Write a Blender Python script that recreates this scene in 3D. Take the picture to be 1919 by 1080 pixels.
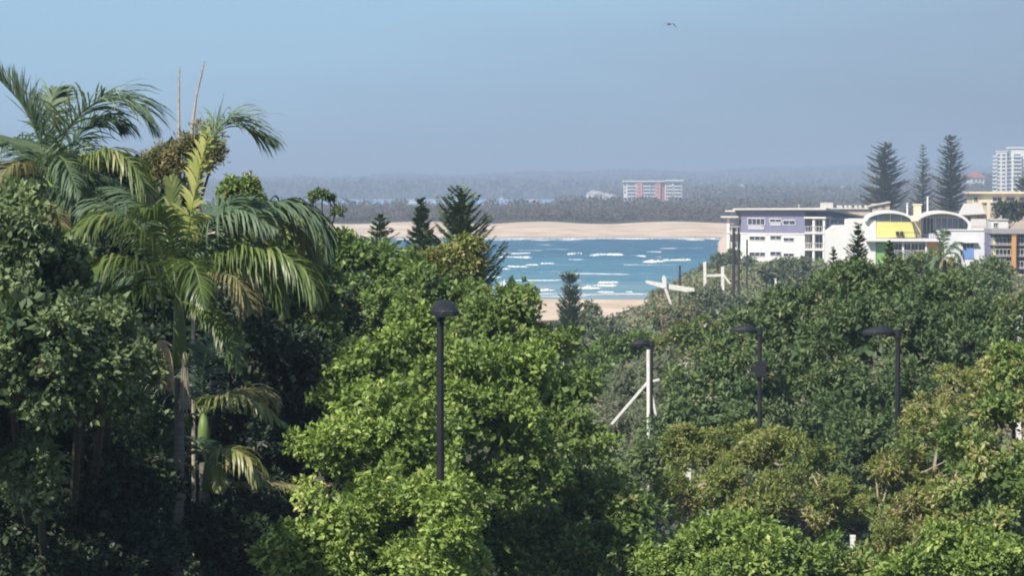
import bpy, math, random
import numpy as np
from mathutils import Vector, Matrix
R = math.radians
SC = bpy.context.scene
COL = SC.collection
for o in list(bpy.data.objects): bpy.data.objects.remove(o)

# ------------------------------------------------------------------ camera
HZ = 20.0                      # eye height above the sea
FPX = 5000.0                   # focal length in pixels of the 1919 px wide photograph
PITCH = math.atan(195.0 / FPX)
cam = bpy.data.objects.new('camera', bpy.data.cameras.new('camera'))
COL.objects.link(cam)
cam.location = (0, 0, HZ)
cam.rotation_euler = (R(90) - PITCH, 0, 0)
cam.data.sensor_width = 36.0
cam.data.lens = 36.0 * FPX / 1919.0
cam.data.clip_start = 0.5
cam.data.clip_end = 60000
SC.camera = cam

# ------------------------------------------------------------------ light
SUN_EL, SUN_AZ = 46.0, 220.0     # azimuth clockwise from +Y (north): behind the camera, to the left
SKY_STRENGTH = 0.085
EXPO = 0.45
world = bpy.data.worlds.new("World"); SC.world = world
world.use_nodes = True
wn = world.node_tree; wn.nodes.clear()
def N(t, typ, **kw):
    n = t.nodes.new(typ)
    for k, v in kw.items(): setattr(n, k, v)
    return n
wo = N(wn, 'ShaderNodeOutputWorld'); bg = N(wn, 'ShaderNodeBackground'); bg.inputs['Strength'].default_value = SKY_STRENGTH
sky = N(wn, 'ShaderNodeTexSky', sky_type='NISHITA'); sky.sun_disc = False
sky.sun_elevation = R(SUN_EL); sky.sun_rotation = R(SUN_AZ); sky.altitude = 20; sky.air_density = 1.2; sky.dust_density = 1.0; sky.ozone_density = 2.0
tc = N(wn, 'ShaderNodeTexCoord'); sep = N(wn, 'ShaderNodeSeparateXYZ')
wn.links.new(tc.outputs['Generated'], sep.inputs[0])
# low smoke-haze band of the real sky: blue-grey near the horizon, fading upward into the clear sky
band = N(wn, 'ShaderNodeValToRGB'); mr = N(wn, 'ShaderNodeMapRange')
mr.inputs['From Min'].default_value = -0.01; mr.inputs['From Max'].default_value = 0.09
wn.links.new(sep.outputs['Z'], mr.inputs['Value'])
nz = N(wn, 'ShaderNodeTexNoise'); nz.inputs['Scale'].default_value = 9.0; nz.inputs['Detail'].default_value = 4
mp = N(wn, 'ShaderNodeMapping'); mp.inputs['Scale'].default_value = (1, 1, 7)
wn.links.new(tc.outputs['Generated'], mp.inputs[0]); wn.links.new(mp.outputs[0], nz.inputs['Vector'])
ma = N(wn, 'ShaderNodeMath', operation='MULTIPLY_ADD'); ma.inputs[1].default_value = 0.42; 
wn.links.new(nz.outputs['Fac'], ma.inputs[0]); 
mb = N(wn, 'ShaderNodeMath', operation='MULTIPLY_ADD'); mb.inputs[1].default_value = -2.7; mb.inputs[2].default_value = -0.02
wn.links.new(sep.outputs['X'], mb.inputs[0]); wn.links.new(mb.outputs[0], ma.inputs[2])
mc = N(wn, 'ShaderNodeMath', operation='ADD', use_clamp=True); wn.links.new(mr.outputs[0], mc.inputs[0]); wn.links.new(ma.outputs[0], mc.inputs[1])
wn.links.new(mc.outputs[0], band.inputs[0])
K = 1.0 / SKY_STRENGTH / 2 ** EXPO
def sc3(c): return (c[0] * K, c[1] * K, c[2] * K, 1)
band.color_ramp.elements[0].position = 0.0; band.color_ramp.elements[0].color = (0.262, 0.358, 0.470, 1)
band.color_ramp.elements[1].position = 1.0; band.color_ramp.elements[1].color = (0.380, 0.605, 0.795, 1)
e = band.color_ramp.elements.new(0.45); e.color = (0.325, 0.465, 0.615, 1)
bs = N(wn, 'ShaderNodeVectorMath', operation='SCALE'); bs.inputs['Scale'].default_value = K
wn.links.new(band.outputs[0], bs.inputs[0])
up = N(wn, 'ShaderNodeMapRange', interpolation_type='SMOOTHSTEP'); up.inputs['From Min'].default_value = 0.09; up.inputs['From Max'].default_value = 0.40
wn.links.new(sep.outputs['Z'], up.inputs['Value'])
mx = N(wn, 'ShaderNodeMix', data_type='RGBA')
wn.links.new(up.outputs[0], mx.inputs['Factor']); wn.links.new(bs.outputs[0], mx.inputs['A']); wn.links.new(sky.outputs[0], mx.inputs['B'])
wn.links.new(mx.outputs['Result'], bg.inputs['Color']); wn.links.new(bg.outputs[0], wo.inputs[0])

sun = bpy.data.objects.new('sun', bpy.data.lights.new('sun', 'SUN')); COL.objects.link(sun)
sun.data.energy = 5.0; sun.data.angle = R(0.53); sun.data.color = (1.0, 0.93, 0.82)
sd = Vector((math.sin(R(SUN_AZ)) * math.cos(R(SUN_EL)), math.cos(R(SUN_AZ)) * math.cos(R(SUN_EL)), math.sin(R(SUN_EL))))
sun.rotation_euler = sd.to_track_quat('Z', 'Y').to_euler(); sun.location = (-30, -30, 60)
vs = SC.view_settings; vs.view_transform = 'Standard'; vs.look = 'None'; vs.exposure = EXPO; vs.gamma = 1.0; vs.use_curve_mapping = False
SC.render.engine = 'CYCLES'
SC.cycles.max_bounces = 6; SC.cycles.diffuse_bounces = 3; SC.cycles.glossy_bounces = 2; SC.cycles.transmission_bounces = 4; SC.cycles.volume_bounces = 0
SC.cycles.filter_width = 2.0; SC.cycles.use_denoising = True

# ------------------------------------------------------------------ helpers
def P(px, py, d):
    """the point at forward distance d that the photograph shows at pixel (px, py)"""
    c, s = math.cos(PITCH), math.sin(PITCH)
    a, b = (px - 959.5) / FPX, -(py - 540.0) / FPX
    v = Vector((a, c + b * s, -s + b * c))
    return Vector((0, 0, HZ)) + v * (d / v.y)

def lerp_tab(tab, v):
    return np.interp(v, [t[0] for t in tab], [t[1] for t in tab])
def sstep(a, b, x):
    t = np.clip((x - a) / (b - a), 0, 1); return t * t * (3 - 2 * t)
PROF = [(-80, 10), (0, 10), (50, 8.8), (75, 7), (100, 5.7), (125, 3.6), (160, 3), (250, 2.4), (380, 2.2), (410, 2.0), (430, 1.3), (462, 0), (480, -.8), (520, -3),
        (935, -3), (978, 0), (1000, 1.3), (1040, 2.8), (1090, 4.2), (1150, 3.0), (1500, 2.6), (2400, 2.0), (2550, -1), (3500, -1), (3600, 2), (5000, 8), (9500, 10)]
def ground(x, y):
    x = np.asarray(x, float); y = np.asarray(y, float)
    z = lerp_tab(PROF, y)
    u = x / np.maximum(y, 60)
    e0 = np.where(y < 400, .040, np.interp(y, [400, 430], [.040, .072])); e1 = np.where(y < 400, .082, np.interp(y, [400, 430], [.082, .084]))
    t = np.clip((u - e0) / (e1 - e0), 0, 1); hill = t * t * (3 - 2 * t) * sstep(230, 370, y) * (1 - sstep(900, 1000, y))
    z = z * (1 - hill * sstep(430, 520, y)) + hill * (3.9 - 1.3 * sstep(.155, .185, u)) * np.where(y > 430, 1.3, 1.0)
    z = z + sstep(.028, .05, u) * sstep(2380, 2500, y) * (1 - sstep(3500, 3600, y)) * 4
    far = sstep(4200, 7000, y)
    z = z + far * np.clip(3 + sstep(-.09, -.03, u) * 16 + sstep(.0, .12, u) * 17 + 4 * np.sin(u * 61) + 3 * np.sin(u * 143 + 1), 0, 60)
    z = z + sstep(.13, .175, u) * sstep(1900, 2400, y) * 14 * (1 - sstep(3000, 4200, y))
    # small undulation and dune swales
    z = z + .25 * np.sin(x * .31 + y * .07) * np.sin(y * .11) * sstep(120, 200, y) * (1 - sstep(405, 430, y))
    z = z + .5 * np.sin(x * .09 + 2 * np.sin(x * .021)) * sstep(995, 1040, y) * (1 - sstep(1200, 1300, y)) * (1 - hill)
    return z
def gz(x, y): return float(ground(x, y))

def tag(o, label=None, cat=None, group=None, kind=None):
    if label: o['label'] = label
    if cat: o['category'] = cat
    if group: o['group'] = group
    if kind: o['kind'] = kind
    return o
def empty(name, loc, label=None, cat=None, rz=0, group=None):
    o = bpy.data.objects.new(name, None); COL.objects.link(o); o.location = loc; o.rotation_euler = (0, 0, rz); o.empty_display_size = .3
    return tag(o, label, cat, group)
def copy_thing(o, loc, rz, label, scale=None):
    c = o.copy(); COL.objects.link(c); c.location = loc; c.rotation_euler = (0, 0, rz); c['label'] = label
    if scale: c.scale = scale
    for ch in list(o.children):
        d = ch.copy(); COL.objects.link(d); d.parent = c
        for g in list(ch.children):
            q = g.copy(); COL.objects.link(q); q.parent = d
    return c

def mesh_np(name, V, Q, mat, parent=None, tint=None, smooth=False, off=None):
    """V (n,3), Q (m,4) or (m,3) -> one mesh object"""
    V = np.asarray(V, np.float32)
    if off is not None: V = V - np.asarray(off, np.float32)
    Q = np.asarray(Q, np.int32); k = Q.shape[1]
    me = bpy.data.meshes.new(name)
    me.vertices.add(len(V)); me.vertices.foreach_set('co', V.ravel())
    me.loops.add(Q.size); me.loops.foreach_set('vertex_index', Q.ravel())
    me.polygons.add(len(Q)); me.polygons.foreach_set('loop_start', np.arange(0, Q.size, k, dtype=np.int32))
    me.polygons.foreach_set('loop_total', np.full(len(Q), k, np.int32))
    if smooth: me.polygons.foreach_set('use_smooth', np.ones(len(Q), bool))
    me.update(calc_edges=True)
    if tint is not None:
        a = me.attributes.new('tint', 'FLOAT', 'FACE'); a.data.foreach_set('value', np.asarray(tint, np.float32))
    me.materials.append(mat)
    o = bpy.data.objects.new(name, me); COL.objects.link(o)
    if parent: o.parent = parent
    return o

class B:
    """collects shapes for ONE mesh"""
    def __init__(s): s.v = []; s.f = []
    def add(s, vs, fs):
        n = len(s.v); s.v += [tuple(p) for p in vs]; s.f += [tuple(i + n for i in f) for f in fs]; return s
    def box(s, x0, x1, y0, y1, z0, z1):
        return s.add([(x0, y0, z0), (x1, y0, z0), (x1, y1, z0), (x0, y1, z0), (x0, y0, z1), (x1, y0, z1), (x1, y1, z1), (x0, y1, z1)],
                     [(3, 2, 1, 0), (4, 5, 6, 7), (0, 1, 5, 4), (1, 2, 6, 5), (2, 3, 7, 6), (3, 0, 4, 7)])
    def prism(s, poly, y0, y1):
        """poly in the x-z plane, counter-clockwise seen from -y; extruded y0..y1"""
        n = len(poly)
        return s.add([(p[0], y0, p[1]) for p in poly] + [(p[0], y1, p[1]) for p in poly],
                     [tuple(range(n)), tuple(range(2 * n - 1, n - 1, -1))] + [(i, i + n, (i + 1) % n + n, (i + 1) % n) for i in range(n)])
    def tube(s, pts, rad, n=8, cap=True):
        pts = [Vector(p) for p in pts]
        if not hasattr(rad, '__len__'): rad = [rad] * len(pts)
        rings = []; prev = None
        for i, p in enumerate(pts):
            t = (pts[min(i + 1, len(pts) - 1)] - pts[max(i - 1, 0)]).normalized()
            if prev is None:
                a = t.cross(Vector((0, 1, 0)) if abs(t.y) < .8 else Vector((1, 0, 0))).normalized()
            else: a = (prev - t * prev.dot(t)).normalized()
            prev = a; b = t.cross(a)
            rings.append([p + (a * math.cos(6.28318 * k / n) + b * math.sin(6.28318 * k / n)) * rad[i] for k in range(n)])
        vs = [q for r in rings for q in r]
        fs = [(i * n + k, i * n + (k + 1) % n, (i + 1) * n + (k + 1) % n, (i + 1) * n + k) for i in range(len(pts) - 1) for k in range(n)]
        if cap: fs += [tuple(range(n - 1, -1, -1)), tuple((len(pts) - 1) * n + k for k in range(n))]
        return s.add(vs, fs)
    def make(s, name, mat, parent=None, loc=None, smooth=False, off=None):
        me = bpy.data.meshes.new(name)
        v = s.v if off is None else [(p[0] - off[0], p[1] - off[1], p[2] - off[2]) for p in s.v]
        me.from_pydata(v, [], s.f); me.update(); me.materials.append(mat)
        if smooth:
            me.polygons.foreach_set('use_smooth', [True] * len(me.polygons))
        o = bpy.data.objects.new(name, me); COL.objects.link(o)
        if parent: o.parent = parent
        if loc is not None: o.location = loc
        return o

# ------------------------------------------------------------------ materials
def mat(name, col, rough=.7, spec=.3, var=.12, scale=3.0, metal=0, bump=0, col2=None, stretch=(1, 1, 1)):
    m = bpy.data.materials.new(name); m.use_nodes = True; t = m.node_tree; p = t.nodes['Principled BSDF']
    p.inputs['Roughness'].default_value = rough; p.inputs['Specular IOR Level'].default_value = spec; p.inputs['Metallic'].default_value = metal
    c = N(t, 'ShaderNodeTexCoord'); mpn = N(t, 'ShaderNodeMapping'); mpn.inputs['Scale'].default_value = stretch
    n = N(t, 'ShaderNodeTexNoise'); n.inputs['Scale'].default_value = scale; n.inputs['Detail'].default_value = 5; n.inputs['Roughness'].default_value = .6
    t.links.new(c.outputs['Object'], mpn.inputs[0]); t.links.new(mpn.outputs[0], n.inputs['Vector'])
    r = N(t, 'ShaderNodeValToRGB'); r.color_ramp.elements[0].position = .3; r.color_ramp.elements[1].position = .7
    c2 = col2 or tuple(min(1, v * (1 + var)) for v in col); c1 = col if col2 else tuple(v * (1 - var) for v in col)
    r.color_ramp.elements[0].color = (*c1, 1); r.color_ramp.elements[1].color = (*c2, 1)
    t.links.new(n.outputs['Fac'], r.inputs[0]); t.links.new(r.outputs[0], p.inputs['Base Color'])
    if bump:
        b = N(t, 'ShaderNodeBump'); b.inputs['Strength'].default_value = bump; b.inputs['Distance'].default_value = .05
        t.links.new(n.outputs['Fac'], b.inputs['Height']); t.links.new(b.outputs[0], p.inputs['Normal'])
    return m
def leafmat(name, stops, trans=.3, rough=.5, spec=.35, tcol=(1.2, 1.2, .75)):
    """stops: list of (position, colour) read by the per-leaf 'tint' number"""
    m = bpy.data.materials.new(name); m.use_nodes = True; t = m.node_tree; p = t.nodes['Principled BSDF']; out = t.nodes['Material Output']
    a = N(t, 'ShaderNodeAttribute'); a.attribute_name = 'tint'; r = N(t, 'ShaderNodeValToRGB')
    el = r.color_ramp.elements; el[0].position, el[0].color = stops[0][0], (*stops[0][1], 1); el[1].position, el[1].color = stops[-1][0], (*stops[-1][1], 1)
    for s in stops[1:-1]: q = el.new(s[0]); q.color = (*s[1], 1)
    t.links.new(a.outputs['Fac'], r.inputs[0]); t.links.new(r.outputs[0], p.inputs['Base Color'])
    p.inputs['Roughness'].default_value = rough; p.inputs['Specular IOR Level'].default_value = spec
    tr = N(t, 'ShaderNodeBsdfTranslucent'); mu = N(t, 'ShaderNodeMix', data_type='RGBA', blend_type='MULTIPLY'); mu.inputs['Factor'].default_value = 1
    mu.inputs['B'].default_value = (*tcol, 1); t.links.new(r.outputs[0], mu.inputs['A']); t.links.new(mu.outputs['Result'], tr.inputs['Color'])
    ms = N(t, 'ShaderNodeMixShader'); ms.inputs[0].default_value = trans
    t.links.new(p.outputs[0], ms.inputs[1]); t.links.new(tr.outputs[0], ms.inputs[2]); t.links.new(ms.outputs[0], out.inputs['Surface'])
    return m
M = {}
M['bark'] = mat('bark', (.085, .075, .062), .9, .1, .35, 6, bump=.6)
M['bark_pale'] = mat('bark_pale', (.33, .28, .22), .9, .1, .3, 6, bump=.5)
M['palm_bark'] = mat('palm_bark', (.17, .155, .14), .85, .15, .25, 4, bump=.4, stretch=(1, 1, 6))
M['white_paint'] = mat('white_paint', (.72, .71, .68), .6, .3, .05, 1.2)
M['cool_white'] = mat('cool_white', (.68, .68, .70), .6, .3, .06, 1.5)  # white with the bluish shade of the vaulted house's right wall mixed in
M['violet_wall'] = mat('violet_wall', (.20, .20, .30), .7, .2, .07, .8)
M['glass'] = mat('glass', (.045, .05, .075), .12, .7, .3, .6)
M['glass_pale'] = mat('glass_pale', (.22, .24, .30), .2, .6, .3, .7)
M['blind'] = mat('blind', (.62, .62, .70), .7, .2, .08, 4)
M['roof_pale'] = mat('roof_pale', (.55, .52, .49), .6, .3, .08, 2)
M['roof_grey'] = mat('roof_grey', (.33, .31, .31), .6, .3, .1, 2)
M['yellow'] = mat('yellow', (.70, .66, .22), .65, .2, .06, 1)
M['green_wall'] = mat('green_wall', (.22, .42, .11), .65, .2, .07, 1)
M['orange_wall'] = mat('orange_wall', (.58, .30, .11), .7, .2, .1, 1.2)
M['cream'] = mat('cream', (.70, .60, .42), .7, .2, .07, .8)
M['beige'] = mat('beige', (.52, .44, .35), .75, .2, .1, 1)
M['blue_panel'] = mat('blue_panel', (.16, .30, .60), .4, .4, .08, 1)
M['brick_red'] = mat('brick_red', (.40, .12, .09), .8, .2, .15, 1)
M['pink_wall'] = mat('pink_wall', (.62, .24, .20), .75, .2, .1, .2)
M['dark_metal'] = mat('dark_metal', (.014, .016, .020), .6, .35, .25, 5)
M['lens'] = mat('lens', (.25, .25, .24), .3, .5, .1, 5)
M['pole_dark'] = mat('pole_dark', (.05, .043, .045), .8, .2, .3, 3)
M['weathered'] = mat('weathered', (.70, .68, .64), .7, .3, .14, 4)
M['terracotta'] = mat('terracotta', (.34, .13, .08), .8, .2, .15, .6)
M['foam'] = mat('foam', (.80, .83, .84), .9, .1, .08, 1.5)
M['boat_white'] = mat('boat_white', (.8, .8, .8), .4, .4, .04, 1)
M['fur'] = mat('feather', (.10, .09, .09), .8, .1, .2, 6)
M['fibre'] = mat('fibre', (.56, .44, .28), .9, .1, .3, 8, bump=.4)
M['sheath_green'] = mat('sheath_green', (.13, .19, .055), .5, .35, .2, 3, stretch=(1, 1, .3))
M['stem'] = mat('stem', (.40, .35, .28), .8, .2, .25, 8)
G = lambda *a: a
M['leaf_dark'] = leafmat('leaf_dark', [(0, (0.053, 0.087, 0.042)), (.5, (0.131, 0.189, 0.079)), (1, (0.263, 0.316, 0.147))], .2)
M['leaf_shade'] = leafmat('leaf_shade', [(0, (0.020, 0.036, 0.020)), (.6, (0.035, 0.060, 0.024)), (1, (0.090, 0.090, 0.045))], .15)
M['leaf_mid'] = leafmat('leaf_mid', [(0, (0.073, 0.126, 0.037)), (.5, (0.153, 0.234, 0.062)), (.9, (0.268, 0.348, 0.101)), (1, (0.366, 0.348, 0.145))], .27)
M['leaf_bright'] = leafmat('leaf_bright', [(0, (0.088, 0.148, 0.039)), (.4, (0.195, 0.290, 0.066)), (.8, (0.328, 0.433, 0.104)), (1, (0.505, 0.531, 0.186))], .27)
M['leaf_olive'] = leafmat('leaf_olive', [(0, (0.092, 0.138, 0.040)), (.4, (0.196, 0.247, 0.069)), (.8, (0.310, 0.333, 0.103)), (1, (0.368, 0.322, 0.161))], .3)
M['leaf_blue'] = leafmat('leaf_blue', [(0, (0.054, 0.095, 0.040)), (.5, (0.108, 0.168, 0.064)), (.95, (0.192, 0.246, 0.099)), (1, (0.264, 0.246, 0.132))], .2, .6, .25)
M['leaf_rust'] = leafmat('leaf_rust', [(0, (.10, .14, .05)), (.5, (.22, .21, .09)), (1, (.36, .27, .15))], .3)
M['leaf_grey'] = leafmat('leaf_grey', [(0, (0.108, 0.135, 0.081)), (.5, (0.176, 0.209, 0.121)), (1, (0.270, 0.270, 0.176))], .2)
M['scrub'] = leafmat('scrub', [(0, (0.122, 0.165, 0.079)), (.35, (0.194, 0.237, 0.114)), (.6, (0.257, 0.237, 0.151)), (.8, (0.315, 0.237, 0.172)), (1, (0.172, 0.200, 0.086))], .15, .8, .1)
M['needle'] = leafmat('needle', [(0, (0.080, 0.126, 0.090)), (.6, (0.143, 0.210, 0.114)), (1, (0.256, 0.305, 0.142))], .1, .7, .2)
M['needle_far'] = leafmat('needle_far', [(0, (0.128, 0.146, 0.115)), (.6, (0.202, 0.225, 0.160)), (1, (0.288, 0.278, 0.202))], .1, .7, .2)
M['far_wood'] = leafmat('far_wood', [(0, (.14, .125, .095)), (.6, (.18, .16, .12)), (1, (.24, .19, .155))], .35, .9, .05, (1.05, 1., .95))
M['frond'] = leafmat('frond', [(0, (0.061, 0.111, 0.038)), (.5, (0.122, 0.187, 0.052)), (.85, (0.243, 0.291, 0.103)), (1, (0.455, 0.416, 0.205))], .35, .4, .5)
M['frond_dark'] = leafmat('frond_dark', [(0, (0.054, 0.099, 0.059)), (.6, (0.109, 0.166, 0.092)), (1, (0.218, 0.283, 0.175))], .22, .5, .3)
M['frond_pale'] = leafmat('frond_pale', [(0, (.20, .24, .06)), (.5, (.36, .39, .12)), (1, (.50, .50, .20))], .4, .45, .4)
M['frond_dry'] = leafmat('frond_dry', [(0, (.14, .15, .07)), (.5, (.27, .25, .12)), (1, (.40, .33, .19))], .3, .6, .3)

# ------------------------------------------------------------------ setting: ground, sea
def build_ground():
    ys = np.concatenate([np.linspace(-80, 40, 8), np.arange(50, 480, 4.0), np.arange(480, 960, 16.), np.arange(960, 1250, 6.), np.arange(1250, 2600, 45.), np.arange(2600, 9600, 130.)])
    us = np.linspace(-1, 1, 221); us = np.sign(us) * (np.abs(us) * .22 + np.abs(us) ** 5 * .35)
    Y, U = np.meshgrid(ys, us, indexing='ij'); X = U * (np.maximum(Y, 0) + 110)
    Z = ground(X, Y); V = np.stack([X, Y, Z], -1).reshape(-1, 3)
    a, b = len(ys), len(us); i = np.arange(a * b).reshape(a, b)
    Q = np.stack([i[:-1, :-1], i[:-1, 1:], i[1:, 1:], i[1:, :-1]], -1).reshape(-1, 4)
    m = bpy.data.materials.new('ground'); m.use_nodes = True; t = m.node_tree; p = t.nodes['Principled BSDF']; p.inputs['Roughness'].default_value = .95; p.inputs['Specular IOR Level'].default_value = .1
    g = N(t, 'ShaderNodeNewGeometry'); s = N(t, 'ShaderNodeSeparateXYZ'); t.links.new(g.outputs['Position'], s.inputs[0])
    n = N(t, 'ShaderNodeTexNoise'); n.inputs['Scale'].default_value = .08; n.inputs['Detail'].default_value = 6; t.links.new(g.outputs['Position'], n.inputs['Vector'])
    n2 = N(t, 'ShaderNodeTexNoise'); n2.inputs['Scale'].default_value = .6; n2.inputs['Detail'].default_value = 6; t.links.new(g.outputs['Position'], n2.inputs['Vector'])
    sand = N(t, 'ShaderNodeValToRGB'); sand.color_ramp.elements[0].color = (.46, .36, .265, 1); sand.color_ramp.elements[1].color = (.61, .50, .40, 1)
    sand.color_ramp.elements[0].position = .35; sand.color_ramp.elements[1].position = .62; t.links.new(n.outputs['Fac'], sand.inputs[0])
    wet = N(t, 'ShaderNodeMapRange'); wet.inputs['From Min'].default_value = .12; wet.inputs['From Max'].default_value = .75; t.links.new(s.outputs['Z'], wet.inputs['Value'])
    mw = N(t, 'ShaderNodeMix', data_type='RGBA'); mw.inputs['A'].default_value = (.27, .225, .19, 1); t.links.new(wet.outputs[0], mw.inputs['Factor']); t.links.new(sand.outputs[0], mw.inputs['B'])
    soil = N(t, 'ShaderNodeValToRGB'); soil.color_ramp.elements[0].color = (.035, .04, .022, 1); soil.color_ramp.elements[1].color = (.10, .085, .055, 1); t.links.new(n2.outputs['Fac'], soil.inputs[0])
    at = N(t, 'ShaderNodeAttribute'); at.attribute_name = 'tint'
    fx = N(t, 'ShaderNodeMix', data_type='RGBA'); t.links.new(at.outputs['Fac'], fx.inputs['Factor']); t.links.new(soil.outputs[0], fx.inputs['A']); t.links.new(mw.outputs['Result'], fx.inputs['B'])
    t.links.new(fx.outputs['Result'], p.inputs['Base Color'])
    bp = N(t, 'ShaderNodeBump'); bp.inputs['Strength'].default_value = .5; bp.inputs['Distance'].default_value = .4; t.links.new(n2.outputs['Fac'], bp.inputs['Height']); t.links.new(bp.outputs[0], p.inputs['Normal'])
    c = V[Q].mean(1); cu = c[:, 0] / np.maximum(c[:, 1], 60)
    edge = np.interp(cu, [-.2, .008, .03, .05, .06, .075], [345, 345, 350, 385, 420, 440])
    sandy = ((c[:, 1] > edge) & (c[:, 1] < 1128 + 10 * np.sin(cu * 130) + 6 * np.sin(cu * 410)) & (cu < .082)).astype(float)
    o = mesh_np('ground', V, Q, m, tint=sandy, smooth=True)
    tag(o, kind='structure')
build_ground()

def build_sea():
    xs = np.linspace(-90, 90, 500); ys = np.concatenate([np.arange(440, 620, .45), np.arange(620, 1000, .9)])
    X, Y = np.meshgrid(xs, ys); X = X * (Y / 500)
    rng = np.random.default_rng(5); Z = np.zeros_like(X)
    for k in range(26):
        wl = rng.uniform(2.2, 16); a = rng.normal(0, .45); A = .011 * wl; ph = rng.uniform(0, 6.28)
        Z += A * np.sin(2 * np.pi / wl * (Y * math.cos(a) + X * math.sin(a)) + ph + .8 * np.sin(X * .05 + k))
    Z *= .36 * (.25 + .75 * sstep(466, 500, Y)) * (.3 + .7 * (1 - sstep(955, 978, Y)))
    V = np.stack([X, Y, Z], -1).reshape(-1, 3); a, b = X.shape; i = np.arange(a * b).reshape(a, b)
    Q = np.stack([i[:-1, :-1], i[:-1, 1:], i[1:, 1:], i[1:, :-1]], -1).reshape(-1, 4)
    m = bpy.data.materials.new('sea_water'); m.use_nodes = True; t = m.node_tree; p = t.nodes['Principled BSDF']
    p.inputs['Roughness'].default_value = .35; p.inputs['IOR'].default_value = 1.33; p.inputs['Specular IOR Level'].default_value = .22
    g = N(t, 'ShaderNodeNewGeometry'); mpn = N(t, 'ShaderNodeMapping'); mpn.inputs['Scale'].default_value = (.012, .028, .01); t.links.new(g.outputs['Position'], mpn.inputs[0])
    n = N(t, 'ShaderNodeTexNoise'); n.inputs['Scale'].default_value = 1; n.inputs['Detail'].default_value = 6; t.links.new(mpn.outputs[0], n.inputs['Vector'])
    s = N(t, 'ShaderNodeSeparateXYZ'); t.links.new(g.outputs['Position'], s.inputs[0])
    dp = N(t, 'ShaderNodeMapRange'); dp.inputs['From Min'].default_value = 465; dp.inputs['From Max'].default_value = 820; t.links.new(s.outputs['Y'], dp.inputs['Value'])
    ad = N(t, 'ShaderNodeMath', operation='MULTIPLY_ADD'); ad.inputs[1].default_value = .9; t.links.new(n.outputs['Fac'], ad.inputs[0])
    sb = N(t, 'ShaderNodeMath', operation='SUBTRACT'); sb.inputs[1].default_value = .45; t.links.new(dp.outputs[0], sb.inputs[0]); t.links.new(sb.outputs[0], ad.inputs[2])
    cr = N(t, 'ShaderNodeValToRGB'); el = cr.color_ramp.elements
    el[0].position = 0; el[0].color = (.22, .29, .31, 1); el[1].position = 1; el[1].color = (.034, .11, .18, 1)
    for ps, c in ((.12, (.14, .25, .30)), (.3, (.075, .19, .26)), (.6, (.055, .165, .235)), (.8, (.036, .125, .20))): q = el.new(ps); q.color = (*c, 1)
    t.links.new(ad.outputs[0], cr.inputs[0]); 
    # broken foam flecks and streaks drifting on the surface
    m3 = N(t, 'ShaderNodeMapping'); m3.inputs['Scale'].default_value = (.05, .16, 1); t.links.new(g.outputs['Position'], m3.inputs[0])
    f = N(t, 'ShaderNodeTexNoise'); f.inputs['Scale'].default_value = 1; f.inputs['Detail'].default_value = 9; f.inputs['Roughness'].default_value = .72; t.links.new(m3.outputs[0], f.inputs['Vector'])
    fr = N(t, 'ShaderNodeMapRange'); fr.inputs['From Min'].default_value = .62; fr.inputs['From Max'].default_value = .72; t.links.new(f.outputs['Fac'], fr.inputs['Value'])
    fm = N(t, 'ShaderNodeMix', data_type='RGBA'); t.links.new(fr.outputs[0], fm.inputs['Factor']); t.links.new(cr.outputs[0], fm.inputs['A']); fm.inputs['B'].default_value = (.62, .70, .72, 1)
    t.links.new(fm.outputs['Result'], p.inputs['Base Color'])
    w = N(t, 'ShaderNodeTexNoise'); w.inputs['Scale'].default_value = 1.1; w.inputs['Detail'].default_value = 5; t.links.new(g.outputs['Position'], w.inputs['Vector'])
    bp = N(t, 'ShaderNodeBump'); bp.inputs['Strength'].default_value = .8; bp.inputs['Distance'].default_value = .35; t.links.new(w.outputs['Fac'], bp.inputs['Height']); t.links.new(bp.outputs[0], p.inputs['Normal'])
    tag(mesh_np('sea', V, Q, m, smooth=True), kind='structure')
    b2 = B().add([(-900, 2300, -.02), (250, 2300, -.02), (250, 3700, -.02), (-900, 3700, -.02)], [(0, 1, 2, 3)])
    mr2 = mat('river_water', (.26, .42, .64), .3, .3, .1, .01)
    tag(b2.make('river_water', mr2), kind='structure')
build_sea()

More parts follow.
